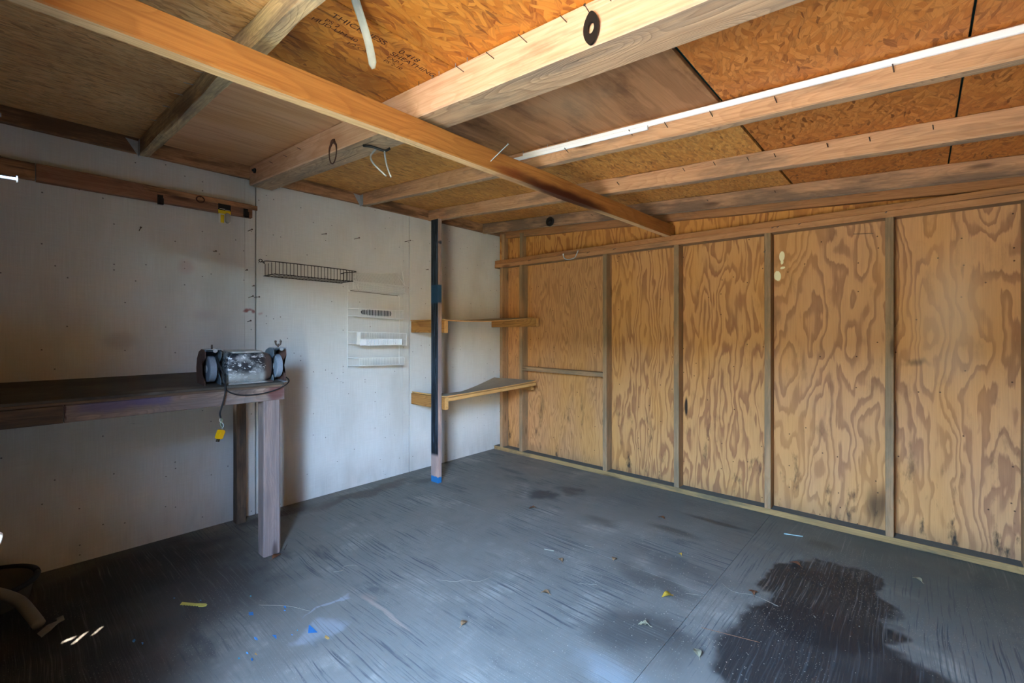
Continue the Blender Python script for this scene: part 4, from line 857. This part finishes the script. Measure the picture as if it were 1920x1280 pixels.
for a in ((-1.439,-2.404,0.050,2.6,1,'heart','bright yellow heart-shaped leaf on the floor'), (-1.150,-2.689,0.050,0.4,2,'lobed','reddish-brown lobed leaf lying on the oil stain'), (-1.50,-1.855,0.040,1.2,0,'oval','curled tan leaf with a long stalk on the grey floor'), (-2.185,-1.866,0.040,0.2,0,'oval','tan oval leaf beside the long floor crack'),
          (-2.474,-0.705,0.062,0.5,2,'oval','brown oval leaf at the foot of the workbench leg'), (-1.79,-1.98,0.042,1.9,0,'oval','small upright-curled tan leaf on the grey floor'), (-1.30,-2.06,0.040,0.3,0,'oval','dull brown leaf half way to the oil stain'), (-1.02,-2.30,0.022,1.0,1,'oval','tiny pale yellow-green leaf by the floor joint'),
          (-0.72,-2.78,0.050,1.3,2,'oval','reddish leaf on the far rim of the oil stain'), (-1.70,-2.42,0.045,2.0,3,'lobed','pale crumpled leaf by the floor joint'), (-1.72,-2.64,0.05,0.7,3,'oval','pale tan leaf on the near side of the oil stain'), (-1.05,-1.30,0.05,2.2,2,'lobed','small brown crumpled leaf near the corner shelf post'), (-0.62,-2.02,0.045,1.4,2,'oval','rust-brown leaf near the dark smear by the plywood wall'), (-0.50,-3.25,0.045,0.9,3,'oval','pale leaf on the dark floor under the widest plywood panel')):
    leaf(*a)
bm = bmesh.new(); P = [(0,0.010),(0.095,0.006),(0.150,0.010),(0.165,0.004),(0.168,-0.006),(0.155,-0.014),(0.130,-0.016)] + [(0.12-0.0085*i, -0.012 if i % 2 else -0.008) for i in range(14)]
a = [bm.verts.new((x*0.75,y*0.9,0.001)) for x, y in P]; f = bm.faces.new(a); r = bmesh.ops.extrude_face_region(bm, geom=[f]); bmesh.ops.translate(bm, verts=[v for v in r['geom'] if isinstance(v, bmesh.types.BMVert)], vec=(0,0,0.003)); bmesh.ops.triangulate(bm, faces=[f_ for f_ in bm.faces if len(f_.verts) > 4])
o = from_bm('spreader_stick', bm, plain('stick_yellow', '#d9cf5e', 0.5, var=0.08), None, Matrix.Translation((-2.926,-0.830,0)) @ Matrix.Rotation(-0.94, 4, 'Z')); tag(o, 'yellow notched plastic spreader lying on the dark floor', 'spreader')
def twig(pts, r, mat, label, nm='pine_needle', cat='twig', group='twigs and needles on the floor'):
    bm = bmesh.new(); add_tube(bm, smooth_pts([(x, y, 0.002+r) for x, y in pts], 5), r, 5); o = from_bm(nm, bm, mat, smooth=True); tag(o, label, cat, group); return o
PAL = plain('straw_pale', '#8d8672', 0.8); BRN = plain('straw_brown', '#80583a', 0.8)
twig([(-1.16,-2.555),(-1.20,-2.62),(-1.17,-2.70),(-1.19,-2.80)], 0.0008, PAL, 'pale curved straw across the oil stain')
twig([(-1.56,-2.60),(-1.53,-2.70),(-1.50,-2.80)], 0.0009, BRN, 'thin brown pine needle on the near oil stain')
twig([(-2.05,-1.52),(-2.00,-1.60),(-1.96,-1.62),(-1.93,-1.68),(-1.86,-1.70)], 0.0008, PAL, 'thin crooked pale fibre on the grey floor by the crack', 'loose_fibre')
twig([(-2.35,-1.08),(-2.31,-1.10),(-2.29,-1.07),(-2.25,-1.09),(-2.24,-1.12)], 0.0008, PAL, 'small squiggle of white thread near the workbench leg', 'loose_thread')
twig([(-1.62,-2.05),(-1.57,-2.12)], 0.0008, PAL, 'short pale straw on the grey floor near the oil stain')
twig([(-1.46,-1.72),(-1.44,-1.77)], 0.0026, PAL, 'white splinter beside the tan stalked leaf', 'wood_splinter')
twig([(-1.27,-1.86),(-1.255,-1.91)], 0.0008, PAL, 'white splinter along the floor joint', 'wood_splinter')
twig([(-1.36,-2.46),(-1.33,-2.52)], 0.0008, PAL, 'fine pale straw beyond the yellow leaf')
twig([(-2.70,-1.10),(-2.62,-1.20),(-2.57,-1.31)], 0.0008, PAL, 'long pale hair-thin fibre among the blue paint chips', 'loose_fibre')
twig([(-2.42,-0.66),(-2.38,-0.60)], 0.002, M['nail'], 'bent bit of wire by the workbench leg', 'wire_scrap')
twig([(-0.36,-2.66),(-0.33,-2.75)], 0.003, plain('straw_aqua', '#a9c4bb', 0.4), 'pale aqua plastic straw lying along the sole plate', 'drinking_straw')
# blue paint chips
BLU = [plain('chip_blue', '#4a96cc', 0.5), plain('chip_teal', '#3aa0b0', 0.5), plain('chip_orange', '#c89a52', 0.6)]
rr = random.Random(3)
CH = [(-2.935,-0.76,0.012,0,'blue paint chip past the yellow spreader, towards the wall'),(-2.86,-0.87,0.009,0,'tiny blue paint chip at the end of the yellow spreader'),(-2.745,-1.14,0.024,0,'long blue paint chip alone on the dark floor'),(-2.70,-1.00,0.008,1,'tiny teal paint chip nearest the workbench leg'),
      (-2.79,-1.33,0.016,0,'small triangular blue paint chip beside the larger triangle'),(-2.735,-1.37,0.020,0,'triangular blue paint chip between two smaller chips'),(-2.66,-1.40,0.008,1,'tiny teal paint chip beside the large ragged blue flake'),(-2.62,-1.44,0.050,0,'large ragged blue paint flake on the pale floor smear'),
      (-2.84,-1.44,0.012,0,'blue paint chip next to the small orange chip'),(-2.84,-1.39,0.010,0,'small dark blue paint chip by the black scuff'),(-2.63,-1.20,0.014,0,'blue paint chip of a close pair on the grey floor'),(-2.64,-1.225,0.010,0,'smaller paint chip of a close pair on the grey floor'),
      (-2.60,-1.53,0.020,2,'orange-tan paint chip on the pale floor smear'),(-2.82,-1.42,0.012,2,'small orange paint chip among blue ones'),(-3.11,-0.99,0.014,0,'blue paint chip beside the sun patches on the floor'),(-3.09,-1.03,0.012,0,'smaller blue paint chip beside the sun patches'),(-2.87,-1.40,0.010,1,'teal paint chip by the black scuff'),(-2.685,-1.41,0.008,0,'tiny blue paint chip short of the large ragged flake')]
for x, y, s, mi, lab in CH:
    bm = bmesh.new(); n = rr.randint(3, 5); ph = rr.random()*6; vs2 = [bm.verts.new((x+s*(0.4+0.6*rr.random())*math.cos(ph+6.28*i/n)*0.5, y+s*(0.6+0.7*rr.random())*math.sin(ph+6.28*i/n)*0.9, 0.001+0.003*rr.random())) for i in range(n)]
    bm.faces.new(vs2); bmesh.ops.solidify(bm, geom=list(bm.faces), thickness=0.0008)
    o = from_bm('paint_chip', bm, BLU[mi]); tag(o, lab, 'paint chip', 'paint chips in front of the workbench')
# fine grit nobody could count
bm = bmesh.new()
for i in range(900):
    if i % 3: x, y = rr.gauss(-1.5, 0.35), rr.gauss(-2.55, 0.30)
    else: x, y = rr.uniform(-3.0,-0.3), rr.uniform(-3.3,-0.3)
    if x < -3.3 or x > -0.15 or y > -0.06 or y < -4.5: continue
    s = rr.uniform(0.0006, 0.0015); add_box(bm, (x-s,y-s*rr.uniform(0.6,1.8),0.0), (x+s,y+s,s*0.8))
o = from_bm('floor_grit', bm, PAL); tag(o, 'pale grit and sawdust scattered over the grey floor', 'grit', kind='stuff')
